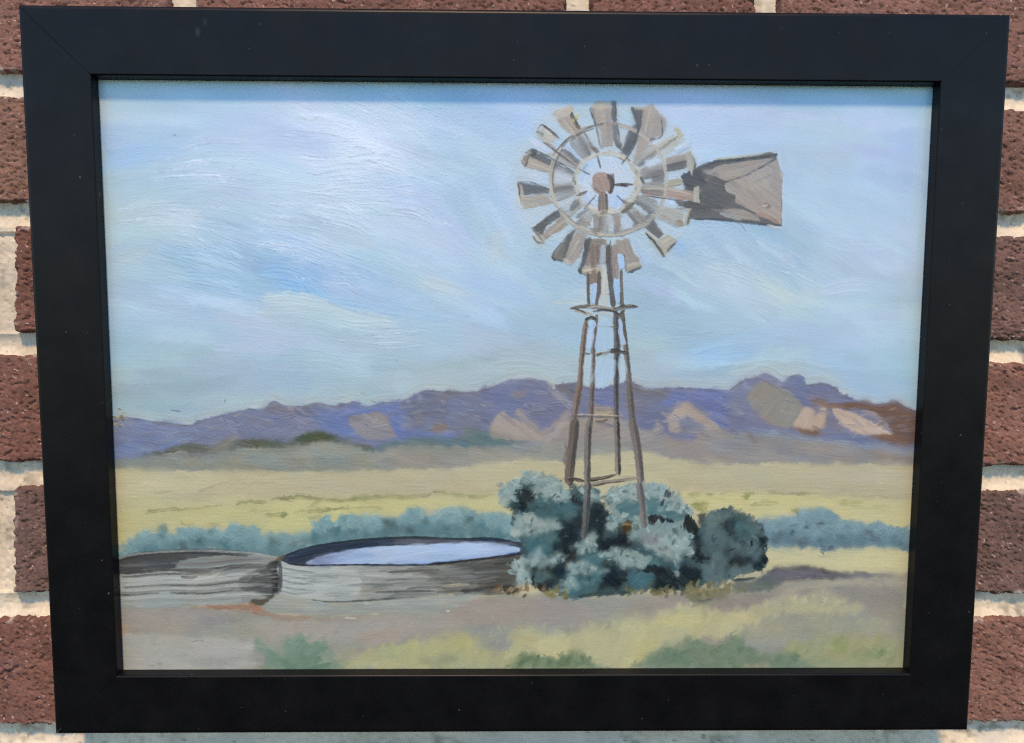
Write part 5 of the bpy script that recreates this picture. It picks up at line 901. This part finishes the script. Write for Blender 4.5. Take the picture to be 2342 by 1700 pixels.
for p_ in ([(845,250),(858,330),(870,400)],[(838,100),(842,240)],[(952,145),(1000,300),(930,480)],[(1178,235),(1182,350),(1120,380)],[(1210,578),(1370,535)],[(1358,592),(1210,616)],[(1388,480),(1425,570),(1405,645)],[(1412,848),(1460,858),(1452,735)],[(1030,797),(1200,818),(1400,848)],[(1372,895),(1402,893),(1372,1012)],
  [(1060,1075),(1120,1140),(1192,1252)],[(1230,1205),(1288,1138)],[(898,1240),(910,1360)],[(922,1374),(1025,1328)],[(790,1130),(772,1300)],[(640,1110),(600,1250),(570,1370)],[(540,1045),(482,1170),(462,1262)],[(430,1150),(365,1252),(440,1287)],[(430,905),(300,1000),(272,1090)],[(210,1035),(265,1092),(300,1140)],[(110,705),(125,800),(140,880)],[(340,755),(200,700),(115,700)],
  [(160,482),(240,470),(420,560),(530,632)],[(135,540),(165,590)],[(250,330),(295,275),(405,370)],[(300,405),(400,480),(560,600)],[(512,180),(560,300)],[(605,335),(700,490)],[(370,500),(470,385),(600,310)],[(600,312),(690,280),(780,264)],[(640,150),(690,290),(720,440)],[(1030,160),(1000,380),(930,510)],[(720,590),(698,500)],[(880,560),(930,490)],[(620,770),(540,805)],[(690,800),(600,905)],[(850,800),(930,885)],[(640,640),(560,600)]):
    j_ = rng.normal(0, 3, 2); ln([(x + j_[0], y + j_[1]) for x, y in p_], rng.uniform(2.6, 4.2), tuple(np.array((82,80,79)) + rng.normal(0, 8)), .72, dry=.45, taper=.8)
for p_ in ([(660,140),(720,125),(780,112)],[(390,200),(440,165),(505,148)],[(170,505),(220,460)],[(130,730),(140,850)],[(222,1092),(250,1130),(292,1150)],[(450,1268),(500,1312)],[(590,1352),(700,1330)],[(922,1322),(1010,1300)],[(1160,1150),(1260,1112)],[(1345,905),(1385,900)],[(1432,745),(1440,840)],[(1372,500),(1400,620)],[(1270,310),(1322,352)],[(1040,745),(1200,742),(1390,785)],[(740,170),(760,300)],[(1100,150),(1060,330)],[(250,340),(330,380)],[(200,560),(380,620)],[(160,830),(330,810)],[(440,230),(560,400)],[(330,1090),(450,990)],[(500,1240),(570,1110)]):
    j_ = rng.normal(0, 4, 2); ln([(x + j_[0], y + j_[1]) for x, y in p_], rng.uniform(4, 7), tuple(np.array((190,183,168)) + rng.normal(0, 7)), .6, dry=.5, taper=.7)
SAT[0] = .6
# tail joined to the wheel
pn([(1320,650),(1380,612),(1470,612),(1500,745),(1455,740),(1412,745),(1330,725)], (78,80,87), 15, .95, 1.2, 2); pn([(1340,845),(1412,850),(1460,860),(1470,905),(1390,900),(1345,880)], (82,82,86), 5, .9, 1.2, 2)
pn([(1352,492),(1392,468),(1422,560),(1402,648),(1368,592)], (170,166,154), 75); pn([(1412,740),(1452,728),(1462,858),(1412,845)], (170,165,154), 85); ln([(1425,560),(1405,650)], 4, (92,90,84), .7)
# --- bare edges of the panel, where ground colour and raw wood show ----------------------------------
for y in range(190, 1530, 22):
    ex = lambda q: np.interp(q, [176, 1532], [221.5, 277.5])
    stroke([(ex(y), y), (ex(y + 14) + rng.normal(0, .8), y + 14), (ex(y + 30), y + 30)], rng.uniform(2.5, 5.5) if y > 880 else 2.5, (168,118,70) if y > 880 else (196,182,170), .6, .3, .3, .04, .9)
for i in range(24):
    x, y = rng.normal(268, 10), rng.normal(960, 10); stroke([(x, y), (x + 6, y + 2)], 4, [(190,168,96),(120,104,64),(160,150,110)][i % 3], .8)
for i in range(40):
    x = rng.uniform(300, 2100); stroke([(x, np.interp(x, [221,2138],[180,201]) + rng.normal(1, 2)), (x + rng.uniform(8, 30), np.interp(x, [221,2138],[180,201]) + 1)], 4, (176,182,176), .35, .4)
# --- canvas tooth, glints and combing in the relief ----------------------------------------------------
yy_, xx_ = np.mgrid[0:NY, 0:NX].astype(np.float32)
tooth = (vn(xx_/1.2, yy_/1.1, 41) - .5)*.040 + (vn(xx_/3.1, yy_/2.3, 42) - .5)*.018
RG = [(S1,(300,250),.5),(S1,(1500,200),.9),(S2,(700,180),1.6),(S2,(1300,200),1.6),(S2,(1900,250),1.5),(S6,(300,200),1.3),(S6,(1000,200),.6),(S6,(1900,300),.2),(S2,(1200,700),1.2),(S2,(600,1350),.7),(S1,(600,700),.4),(S3,(600,1000),.25),(S4,(1300,900),.5),(S5,(1500,900),.2),(G_,(600,600),.9),(D_,(1000,1200),.9),(F_,(1000,1200),.9),(A_,(760,700),1.3),(C_,(900,800),.6)]
bp = np.array([cv(z([p]))[0] for z, p, v in RG], np.float32)
HT += tooth*field(bp, np.array([[v] for z, p, v in RG], np.float32), 8, 2.0)[..., 0]
glint = sstep(.80, .90, vn(xx_/1.15, yy_/1.0, 43)*.75 + vn(xx_/2.6, yy_/2.2, 44)*.25)*.16
HT += glint*np.clip(field(bp, np.array([[v] for z, p, v in RG], np.float32), 8, 2.0)[..., 0]*.75 - .45, .06, 1)
np.clip(COL, 0.02, .985, out=COL)


# ======================= BRICK WALL =====================================================================
CRS = 0.0677; JNT = 0.0128                   # course height, joint thickness
wall = thing('brick_wall', 'sunlit wall of rough reddish brown bricks with thick cream mortar joints behind the frame', 'wall')
wr = np.random.default_rng(21)
mb, nt, bs = material('rough red brick')
at = nt.nodes.new('ShaderNodeVertexColor'); at.layer_name = 'pigment'
nz = nt.nodes.new('ShaderNodeTexNoise'); nz.inputs['Scale'].default_value = 1500; nz.inputs['Detail'].default_value = 4; nz.inputs['Roughness'].default_value = .7
tc = nt.nodes.new('ShaderNodeTexCoord'); bp_ = nt.nodes.new('ShaderNodeBump'); bp_.inputs['Strength'].default_value = .8; bp_.inputs['Distance'].default_value = .0005
nt.links.new(tc.outputs['Object'], nz.inputs['Vector']); nt.links.new(nz.outputs['Fac'], bp_.inputs['Height']); nt.links.new(bp_.outputs[0], bs.inputs['Normal'])
nt.links.new(at.outputs['Color'], bs.inputs['Base Color']); bs.inputs['Roughness'].default_value = .9; bs.inputs['Specular IOR Level'].default_value = .25
mm, nt, bs = material('cream mortar')
at = nt.nodes.new('ShaderNodeVertexColor'); at.layer_name = 'pigment'
nz = nt.nodes.new('ShaderNodeTexNoise'); nz.inputs['Scale'].default_value = 1100; nz.inputs['Detail'].default_value = 4
tc = nt.nodes.new('ShaderNodeTexCoord'); bp_ = nt.nodes.new('ShaderNodeBump'); bp_.inputs['Strength'].default_value = .4; bp_.inputs['Distance'].default_value = .0003
nt.links.new(tc.outputs['Object'], nz.inputs['Vector']); nt.links.new(nz.outputs['Fac'], bp_.inputs['Height']); nt.links.new(bp_.outputs[0], bs.inputs['Normal'])
nt.links.new(at.outputs['Color'], bs.inputs['Base Color']); bs.inputs['Roughness'].default_value = .95; bs.inputs['Specular IOR Level'].default_value = .15
BRK = [(.200,.104,.074), (.178,.100,.074), (.140,.086,.068), (.222,.126,.088), (.172,.084,.060)]
JX = .0016                                   # bricks bulge a little into the joint
def brick(x0, x1, z0, z1, kind, s):
    fine = abs((x0 + x1)/2) < .36 and abs((z0 + z1)/2 - .015) < .25 and not (x0 > -.17 and x1 < .19 and z0 > -.13 and z1 < .14)
    x0 -= JX; x1 += JX; z0 -= JX; z1 += JX
    st = .00055 if fine else .003
    nx = max(6, int((x1 - x0)/st)); nz_ = max(6, int((z1 - z0)/st))
    X, Zz = np.meshgrid(np.linspace(x0, x1, nx), np.linspace(z0, z1, nz_)); X = X.astype(np.float32); Zz = Zz.astype(np.float32)
    th = wr.uniform(-.5, .15); ca, sa = math.cos(th), math.sin(th)
    u = (X*ca + Zz*sa)*1000; v = (-X*sa + Zz*ca)*1000          # millimetres along and across the drag marks
    ragged = (vn(X*330, Zz*330, s) - .5)*2.4 + (vn(X*1100, Zz*1100, s + 1) - .5)*1.2
    ed = np.minimum(np.minimum(X - x0, x1 - X), np.minimum(Zz - z0, z1 - Zz))*1000
    cr = np.minimum(X - x0, x1 - X)*1000 + np.minimum(Zz - z0, z1 - Zz)*1000
    ed = np.minimum(ed, (cr - 2.2)*.8)                         # worn corners
    edge = sstep(-.2, 1.9, ed - .7 + ragged*.75)
    pit_n = vn(u/2.1, v/1.05, s + 2)*.6 + vn(u/.95, v/.6, s + 3)*.4
    patch = vn(u/14., v/9., s + 4)
    pit = sstep(.60 - .10*patch, .80, pit_n)
    lump = (vn(u/9., v/6., s + 5) - .5)*.9 + (vn(u/3.2, v/2.0, s + 6) - .5)*.55 + (vn(u/1.1, v/.8, s + 7) - .5)*.34
    y = -lump*.48e-3 + pit*1.0e-3 + (1 - edge)*9.0e-3
    for _ in range(int(wr.integers(2, 6)) if fine else 0):      # torn cracks
        cx, cz, a2 = wr.uniform(x0, x1), wr.uniform(z0, z1), wr.normal(.3, .5); L = wr.uniform(3, 9)
        du = ((X - cx)*math.cos(a2) + (Zz - cz)*math.sin(a2))*1000; dw = (-(X - cx)*math.sin(a2) + (Zz - cz)*math.cos(a2))*1000 + (vn(u/1.6, v/1.6, s + 8) - .5)*2
        y += np.exp(-(dw/.55)**2)*sstep(L, L*.5, np.abs(du))*1.6e-3
    base = np.array(BRK[kind], np.float32)
    tone = 1 + (vn(u/11., v/8., s + 9) - .5)*.38 + (vn(u/1.8, v/1.2, s + 10) - .5)*.42 + (vn(u/.8, v/.7, s + 18) - .5)*.34
    c = base*tone[..., None]
    grey = sstep(.55, .85, vn(u/17., v/10., s + 11))[..., None]*.35
    c = c*(1 - grey) + np.array((.19, .105, .085), np.float32)*tone[..., None]*grey
    c = c*(1 - .45*pit[..., None]*sstep(.45, .75, vn(u/2.6, v/2.0, s + 12))[..., None])
    fl_ = sstep(.83, .88, vn(u/1.5 + 40, v/1.1, s + 13)*.72 + vn(u/.7, v/.6, s + 14)*.28)[..., None]
    c = c*(1 - fl_*.8) + np.array((.56, .43, .34), np.float32)*fl_*.8
    fk = sstep(.80, .86, vn(u/1.2 + 11, v/.9, s + 15)*.7 + vn(u/.6, v/.5, s + 16)*.3)[..., None]
    c = c*(1 - fk*.75) + np.array((.05, .03, .028), np.float32)*fk*.75
    y -= fl_[..., 0]*.35e-3
    lime = sstep(.62, .8, vn(X*260, Zz*260, s + 17))*(1 - sstep(2, 5, ed))   # smears of mortar on the arris
    c = c*(1 - .55*lime[..., None]) + np.array((.52, .47, .40), np.float32)*.55*lime[..., None]
    P = np.stack([X, y, Zz], -1)
    P[0, :, 1] = P[-1, :, 1] = .013; P[:, 0, 1] = P[:, -1, 1] = .013
    return P[::-1], np.clip(c, .01, .9)[::-1].astype(np.float32)
sheets = []; s = 50
for k in range(-6, 8):                       # k = course counted down from the course behind the top edge of the frame
    zt = (2.5 - k)*CRS - JNT; zb = (1.5 - k)*CRS
    if k == -1: ends = [-.62, -.4098, -.2034 - .0, -.1577, .0491, .1487, .3548, .5620, .77]; ends = [-.77, -.5700, -.3640, -.1577, .0491, .1487, .3548, .5620, .77]
    elif k % 2 == 1: ends = [-.2490 + .2066*i for i in range(-3, 6)]
    else: ends = [-.110 + .2066*i for i in range(-4, 5)]
    if k == 5: ends = [e_ + .02 for e_ in ends]
    for i in range(len(ends) - 1):
        a0 = ends[i]; a1 = ends[i + 1] - JNT*1.02
        s += 23; jz = wr.normal(0, .0006) + (-.004 if k == 5 else 0)
        sheets.append(brick(a0, a1, zb + jz, zt + jz, int(wr.integers(5)), s))
for P, c in sheets: P[..., 1] += float(wr.normal(0, .0004))
sheets_mesh('bricks', sheets, wall, mb)
gx = np.unique(np.round(np.concatenate([np.arange(-.78, .78, .006), np.arange(-.285, -.19, .0008), np.arange(.19, .31, .0008), np.arange(-.19, .19, .002)]), 5))
gz = np.unique(np.round(np.concatenate([np.arange(-.44, .58, .006), np.arange(-.205, .24, .0008)]), 5))
X, Zz = np.meshgrid(gx, gz[::-1]); X = X.astype(np.float32); Zz = Zz.astype(np.float32)
zj = ((Zz - 2.5*CRS) % CRS - CRS + JNT/2)/(JNT/2)      # -1..1 across the height of each bed joint
zj = np.where(np.abs(zj) < 1.4, zj, 0)
y = .0040 + .0020*(1 - np.clip(np.abs(zj), 0, 1)**2) + (vn(X*120, Zz*160, 7) - .5)*.0010 + (vn(X*420, Zz*600, 8) - .5)*.0004 + (vn(X*1300, Zz*1500, 9) - .5)*.00016
hole = sstep(.80, .88, vn(X*620, Zz*800, 10)*.7 + vn(X*1300, Zz*1300, 11)*.3); y = y + hole*.0009
c = np.array((.58, .51, .37), np.float32)*(1 + (vn(X*90, Zz*120, 12) - .5)*.34 + (vn(X*900, Zz*900, 13) - .5)*.26)[..., None]
wh = sstep(.55, .8, vn(X*45, Zz*60, 14))[..., None]*.5; c = c*(1 - wh) + np.array((.53, .50, .42), np.float32)*wh
sd = sstep(.84, .89, vn(X*760 + 5, Zz*760, 15)*.7 + vn(X*1500, Zz*1500, 16)*.3)[..., None]; c = c*(1 - sd*.7) + np.array((.16, .12, .10), np.float32)*sd*.7
dirt = sstep(.58, .85, vn(X*70 + 9, Zz*110, 17)*.6 + vn(X*310, Zz*420, 18)*.4)[..., None]; c = c*(1 - dirt*.42)
sheets_mesh('mortar', [(np.stack([X, y, Zz], -1), c.astype(np.float32))], wall, mm)

# ======================= FRAMED PICTURE =================================================================
pic = thing('framed_painting', 'windmill landscape painting in a wide flat black frame leaning out from the brick wall', 'painting')
pic.matrix_world = Matrix.Translation(FRM) @ Matrix(RF.tolist()).to_4x4()
mf, nt, bs = material('black lacquered wood')
tc = nt.nodes.new('ShaderNodeTexCoord')
def noise(scale, det=2.0, rough=.5, stretch=None):
    n = nt.nodes.new('ShaderNodeTexNoise'); n.inputs['Scale'].default_value = scale; n.inputs['Detail'].default_value = det; n.inputs['Roughness'].default_value = rough
    if stretch:
        mp = nt.nodes.new('ShaderNodeMapping'); mp.inputs['Scale'].default_value = stretch; nt.links.new(tc.outputs['Object'], mp.inputs['Vector']); nt.links.new(mp.outputs[0], n.inputs['Vector'])
    else: nt.links.new(tc.outputs['Object'], n.inputs['Vector'])
    return n
def ramp(src, p0, p1, v0=0.0, v1=1.0):
    r = nt.nodes.new('ShaderNodeMapRange'); r.inputs['From Min'].default_value = p0; r.inputs['From Max'].default_value = p1
    r.inputs['To Min'].default_value = v0; r.inputs['To Max'].default_value = v1; nt.links.new(src, r.inputs['Value']); return r.outputs[0]
def mixc(f, a, b):
    m = nt.nodes.new('ShaderNodeMix'); m.data_type = 'RGBA'
    nt.links.new(f, m.inputs[0])
    for v, i in ((a, 6), (b, 7)):
        if isinstance(v, tuple): m.inputs[i].default_value = (*v, 1)
        else: nt.links.new(v, m.inputs[i])
    return m.outputs[2]
speck = ramp(noise(420, 1.0, .4).outputs['Fac'], .775, .80)
dust = ramp(noise(60, 4.0, .65).outputs['Fac'], .35, .75)
c1 = mixc(dust, (.0030, .0032, .0035), (.0062, .0064, .0067)); c2 = mixc(speck, c1, (.05, .05, .05))
def spot(px, py, r, amt, src):              # faint rub marks on the upper rail
    x, z = to_frame(px, py, 0); mp = nt.nodes.new('ShaderNodeMapping'); mp.inputs['Location'].default_value = (-x, 0, -z)
    nt.links.new(tc.outputs['Object'], mp.inputs['Vector']); sc_ = nt.nodes.new('ShaderNodeVectorMath'); sc_.operation = 'MULTIPLY'; sc_.inputs[1].default_value = (1.7, 0, 1)
    nt.links.new(mp.outputs[0], sc_.inputs[0]); le = nt.nodes.new('ShaderNodeVectorMath'); le.operation = 'LENGTH'; nt.links.new(sc_.outputs[0], le.inputs[0])
    f = ramp(le.outputs['Value'], 0, r, amt, 0); return mixc(f, src, (.06, .06, .06))
c2 = spot(452, 74, .0026, .45, c2); c2 = spot(469, 50, .0022, .3, c2); c2 = spot(1175, 137, .0006, .9, c2); c2 = spot(2034, 76, .0005, .8, c2); c2 = spot(2256, 76, .0005, .8, c2); c2 = spot(2172, 697, .0006, 1, c2); c2 = spot(2123, 1403, .0005, .8, c2)
nt.links.new(c2, bs.inputs['Base Color'])
nt.links.new(ramp(noise(35, 3.0, .6).outputs['Fac'], .3, .7, .29, .42), bs.inputs['Roughness']); bs.inputs['Specular IOR Level'].default_value = .15
b_ = nt.nodes.new('ShaderNodeBump'); b_.inputs['Strength'].default_value = .12; b_.inputs['Distance'].default_value = .0002
nt.links.new(noise(2600, 2.0).outputs['Fac'], b_.inputs['Height']); nt.links.new(b_.outputs[0], bs.inputs['Normal'])
TH = 0.0222                                  # thickness of the moulding
hw, hh = FW/2, FH/2
# profile, outside to inside: (offset from outer edge or None, offset from inner edge or None, depth)
RO, RI = .0024, .0009                        # rounded arrises, outside and inside
prof = [('o', .0006, TH), ('o', 0, TH - .0006)] + [('o', RO*(1 - math.cos(q)), RO*(1 - math.sin(q))) for q in np.radians(np.linspace(0, 90, 9))] + \
    [('i', .0006 - RI*(1 - math.sin(q)) + .0003, RI*(1 - math.cos(q))) for q in np.radians(np.linspace(0, 90, 6))] + [('i', .0012, LIP - .0010), ('i', .0013, LIP - .0003), ('i', -.0045, LIP + .0002), ('i', -.0045, TH)]
# prof distances on the inner side run into the opening (+) or back into the wood (-)
def ring(k, g=0.0):
    t, d, y = prof[k]
    if t == 'o': return (-hw + d, hw - d, -hh + d, hh - d, y)
    q = d - .0006
    return (OX0 + q, OX1 - q, OZ0 + q, OZ1 - q, y)
def rail(side, gap0, gap1):
    V = []; F = []; n = len(prof)
    for k in range(n):
        x0, x1, z0, z1, y = ring(k)
        p = {'t': ((x0 + gap0, y, z1), (x1 - gap1, y, z1)), 'b': ((x1 - gap0, y, z0), (x0 + gap1, y, z0)), 'l': ((x0, y, z0 + gap0), (x0, y, z1 - gap1)), 'r': ((x1, y, z1 - gap0), (x1, y, z0 + gap1))}[side]
        V += [p[0], p[1]]
    for k in range(n):
        j = (k + 1) % n; F.append((2*k, 2*k + 1, 2*j + 1, 2*j))
    F.append(tuple(2*k for k in range(n))[::-1]); F.append(tuple(2*k + 1 for k in range(n)))
    me = bpy.data.meshes.new('frame_rail'); me.from_pydata(V, [], [f for f in F]); me.update()
    import bmesh
    bm = bmesh.new(); bm.from_mesh(me); bmesh.ops.recalc_face_normals(bm, faces=bm.faces); bm.to_mesh(me); bm.free()
    me.materials.append(mf)
    ob = bpy.data.objects.new('frame_rail', me); scene.collection.objects.link(ob); ob.parent = pic
    return ob
rail('t', .00009, .00004); rail('r', .00004, .00005); rail('b', .00005, .00008); rail('l', .00008, .00012)
# --- the painted panel: paint colours and real paint relief -------------------------------------------
mp_, nt, bs = material('oil paint'); at = nt.nodes.new('ShaderNodeVertexColor'); at.layer_name = 'pigment'
nt.links.new(at.outputs['Color'], bs.inputs['Base Color']); bs.inputs['Roughness'].default_value = .30; bs.inputs['Specular IOR Level'].default_value = .5
PIG = (0.89, 0.91, 0.83)                     # reflectance of the pigment the eye reads as white
RELIEF = 0.0014
xs = CX0 + (np.arange(NX) + .5)*PXM; zs = CZ1 - (np.arange(NY) + .5)*PXM
X, Zz = np.meshgrid(xs, zs)
SHEEN = np.array((.017, .019, .020), np.float32)   # what the varnish returns on average; the pigment itself is that much darker
LINC = srgb2lin(COL); LINC = np.maximum(LINC - SHEEN, LINC*.3)
Pp = np.stack([X, LIP + .0004 - HT*RELIEF, Zz], -1)
panel = sheets_mesh('painted_panel', [(Pp, (LINC*np.array(PIG, np.float32)).astype(np.float32))], pic, mp_)
# unseen hardboard sheet, added behind it to block light
mbk, nt, bs = material('brown hardboard'); bs.inputs['Base Color'].default_value = (.16, .095, .05, 1); bs.inputs['Roughness'].default_value = .8
tc = nt.nodes.new('ShaderNodeTexCoord'); nn = noise(300, 3.0); nt.links.new(mixc(nn.outputs['Fac'], (.13, .075, .04), (.19, .115, .065)), bs.inputs['Base Color'])
me = bpy.data.meshes.new('light_block_board'); y0, y1 = LIP + .0010, LIP + .0042
v = [(x, y, z) for y in (y0, y1) for x, z in ((CX0, CZ0), (CX1, CZ0), (CX1, CZ1), (CX0, CZ1))]
me.from_pydata(v, [], [(0, 1, 2, 3), (7, 6, 5, 4), (0, 4, 5, 1), (1, 5, 6, 2), (2, 6, 7, 3), (3, 7, 4, 0)]); me.update(); me.materials.append(mbk)
bk = bpy.data.objects.new('light_block_board', me); scene.collection.objects.link(bk); bk.parent = pic
